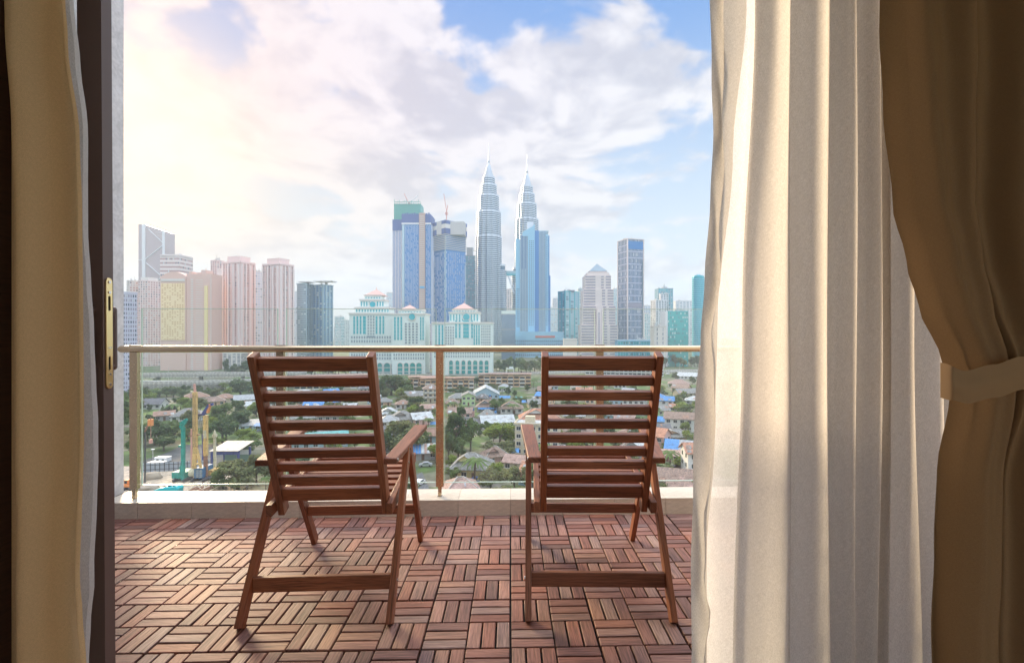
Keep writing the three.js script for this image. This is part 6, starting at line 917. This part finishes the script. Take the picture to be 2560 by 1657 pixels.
  for (const [px, py, w, h, m, label] of [[400, 1156, 4.2, 1.5, std(.74, .76, .78, .6), 'white site cabin roofed flat, standing before the trees'], [385, 1176, 4.6, 2.4, std(.66, .70, .74, .6), 'pale grey site container by the hoarding'], [425, 1175, 1.0, 1.2, orange, 'small orange skip in front of the hoarding']]) { const { g } = at('site_cabin', px, py, label, 'container'); new Bits().box(-w / 2, w / 2, .15, h, -2.4, 0).build('shell', m, g); new Bits().box(-w / 2 - .1, w / 2 + .1, h + .002, h + .15, -2.5, .1).build('lid', m, g); new Bits().box(-w / 2 + .2, -w / 2 + .8, 0, .15, -2.2, -.2).box(w / 2 - .8, w / 2 - .2, 0, .15, -2.2, -.2).build('skid', dark, g); if (w > 2) for (const x of [-w * .25, w * .2]) boxed('window', C.pane, g, x - .4, x + .4, h * .45, h * .75, .004, .03); }
  // sand heaps
  const heap = (px, py, w, h, seed, label) => { const v = onGround(px, py), g = new THREE.SphereGeometry(1, 28, 14, 0, Math.PI * 2, 0, Math.PI / 2), p = g.attributes.position; for (let i = 0; i < p.count; i++) { const x = p.getX(i), y = p.getY(i), z = p.getZ(i), k = 1 + .35 * fbm(x * 1.7 + seed, y * 1.7, z * 1.7, 4); p.setXYZ(i, x * w * k, y * h * k, z * w * .7 * k); } g.computeVertexNormals(); const m = mesh('sand_heap', g, C.sand, null); m.position.set(v.x, GROUND - .1, v.z); tag(m, label, 'sand heap'); };
  heap(382, 1196, 2.6, 2.2, 3, 'tall heap of pale sand beside the end post'); heap(368, 1222, 3, 1.8, 7, 'lower sand heap at the kerb by the end post'); heap(344, 1205, 2.4, 1.4, 9, 'sand heap half hidden by the end post'); heap(545, 1222, 2.6, 1.0, 12, 'flat sand heap in front of the poles');
  { const { g } = at('rod_bundle', 500, 1229, 'loose stack of rusty steel rods at the foot of the rigs', 'steel rods'); const r = rng(3); for (let k = 0; k < 22; k++) new Bits().bar([-4 + r() * 9, .1 + r() * .5, r() * 3], [-3 + r() * 9, .3 + r() * 1.6, -3 + r() * 3], .1 + r() * .12).build('rod', k % 3 ? rust : cream, g); }
  { const { g, X, Y } = at('excavator', 322, 1224, 'small orange excavator between the end wall and end post', 'excavator'); tracks(g, 0, 1.6, 2.6, dark); new Bits().box(-1, 1, 1, 1.6, -1.2, 1).build('chassis', orange, g); new Bits().box(-.9, .1, 1.61, 2.9, -.6, .8).build('cab', orange, g); new Bits().box(-.8, 0, 2, 2.7, .801, .83).build('window', C.pane, g); new Bits().bar([.4, 1.6, .6], [1.6, 3.4, .9], .3).bar([1.6, 3.4, .9], [2.4, 1.5, 1.1], .25).build('arm', orange, g); new Bits().box(2.1, 2.7, .9, 1.6, .8, 1.5).build('bucket', dark, g); }
  for (const [px, top, foot, label] of [[381, 1124, 1152, 'thin lamp post beside the trees at the back of the site'], [606, 1112, 1152, 'thin lamp post beside the navy shed']]) { const { g, Y } = at('lamp_post', px, foot, label, 'street lamp'); new Bits().bar([0, 0, 0], [0, Y(top), 0], .18).build('pole', C.paleConcrete, g); new Bits().box(-.5, .5, Y(top), Y(top) + .25, -.3, .3).build('lamp_head', C.paint, g); }
  // sheets of blue tarpaulin on poles
  for (const [px, py, w, d, c, label] of [[1262, 1004, 7, 5, 'blue', 'bright blue awning behind the brown hipped roofs'], [1297, 1006, 4.5, 4, 'teal', 'small turquoise awning next to the sheer-side chair'], [1317, 1016, 6, 4, 'blue', 'deep blue awning sheet close to the sheer-side chair'], [1285, 1147, 3.6, 3, 'blue', 'small blue awning beside the pinkish brown roof'], [1086, 1074, 4, 3, 'blue', 'little blue awning at the middle post'], [955, 1032, 6, 4, 'teal', 'turquoise awning beside the drape-side chair frame'], [1716, 1168, 2.4, 2, 'blue', 'blue tank cover beside the tall white house'], [648, 1078, 4.5, 3, 'blue', 'blue awning beside the drape-side chair stile'], [1388, 1142, 5, 3, 'blue', 'blue awning glimpsed between the sheer-side chair slats']]) { const { g } = at('awning', px, py, label, 'awning'); const h = 2.6; new Bits().quad([-w / 2, h, d / 2], [w / 2, h, d / 2], [w / 2, h + .9, -d / 2], [-w / 2, h + .9, -d / 2]).quad([-w / 2, h + .82, -d / 2], [w / 2, h + .82, -d / 2], [w / 2, h - .08, d / 2], [-w / 2, h - .08, d / 2]).build('sheet', C.roof[c], g); for (const x of [-w / 2 + .1, w / 2 - .1]) for (const z of [-d / 2 + .1, d / 2 - .1]) new Bits().bar([x, 0, z], [x, z < 0 ? h + .85 : h, z], .1).build('pole', C.frame, g); }
  // cars
  const carShape = (body) => { const g = new THREE.Group(), s = new THREE.Shape([[-2.05, .3], [-2.1, .75], [-1.75, .9], [-1.2, .98], [-.65, 1.42], [.75, 1.45], [1.35, 1.0], [2.0, .9], [2.1, .6], [2.05, .3]].map((q) => new THREE.Vector2(...q))), e = new THREE.ExtrudeGeometry(s, { depth: 1.5, bevelEnabled: true, bevelSize: .09, bevelThickness: .09, bevelSegments: 2 }); e.translate(0, 0, -.75); mesh('body', e, body, g); for (const z of [-.86, .86]) { const w = new THREE.Shape([[-1.05, .98], [-.6, 1.34], [.7, 1.36], [1.15, 1.0]].map((q) => new THREE.Vector2(...q))), k = new THREE.ExtrudeGeometry(w, { depth: .02, bevelEnabled: false }); k.translate(0, 0, z - .01); mesh('side_window', k, C.pane, g); for (const x of [-1.3, 1.3]) { const y = new THREE.CylinderGeometry(.32, .32, .2, 16); y.rotateX(Math.PI / 2); y.translate(x, .32, z); mesh('wheel', y, dark, g); } } return g; };
  const paints = { white: std(.75, .75, .75, .3), black: std(.03, .03, .035, .25), silver: std(.5, .52, .54, .3, { metalness: .5 }), red: std(.45, .05, .04, .3), blue: std(.06, .14, .36, .3) }, proto = {};
  for (const [px, py, c, turn, label] of [[1694, 1172, 'black', 0, 'black car parked below the half blue roof'], [1725, 1180, 'silver', .3, 'silver car parked beside the tall white house'], [1190, 1205, 'blue', .2, 'blue car parked in front of the yellow house'], [1048, 1212, 'white', 1.2, 'white car on the lane below the striped shed'], [1064, 1166, 'silver', .1, 'silver car parked in front of the striped shed'], [1040, 1100, 'black', .4, 'black car beside the palm by the middle post'], [1685, 1097, 'white', .1, 'white car parked under long brown roof'], [1072, 951, 'white', .05, 'white car on the highway beside the middle post'], [1150, 949, 'silver', .05, 'silver car on the highway under the arcade'], [1205, 946, 'red', .05, 'red car on the highway before the gantry'], [1300, 944, 'white', .05, 'white car on the highway past the gantry'], [1670, 936, 'white', .05, 'white car on the highway near the sheer'], [1712, 936, 'blue', .05, 'blue car on the highway touching the sheer'], [1170, 1178, 'red', .8, 'red car half behind the yellow house']]) { const v = onGround(px, py); let g; if (proto[c]) g = proto[c].clone(); else g = proto[c] = carShape(paints[c]); g.name = numbered('parked_car'); g.position.set(v.x, GROUND + .05, v.z); g.rotation.y = turn; tag(g, label, 'car'); scene.add(g); }
}

settleLabels();
renderer.render(scene, camera);
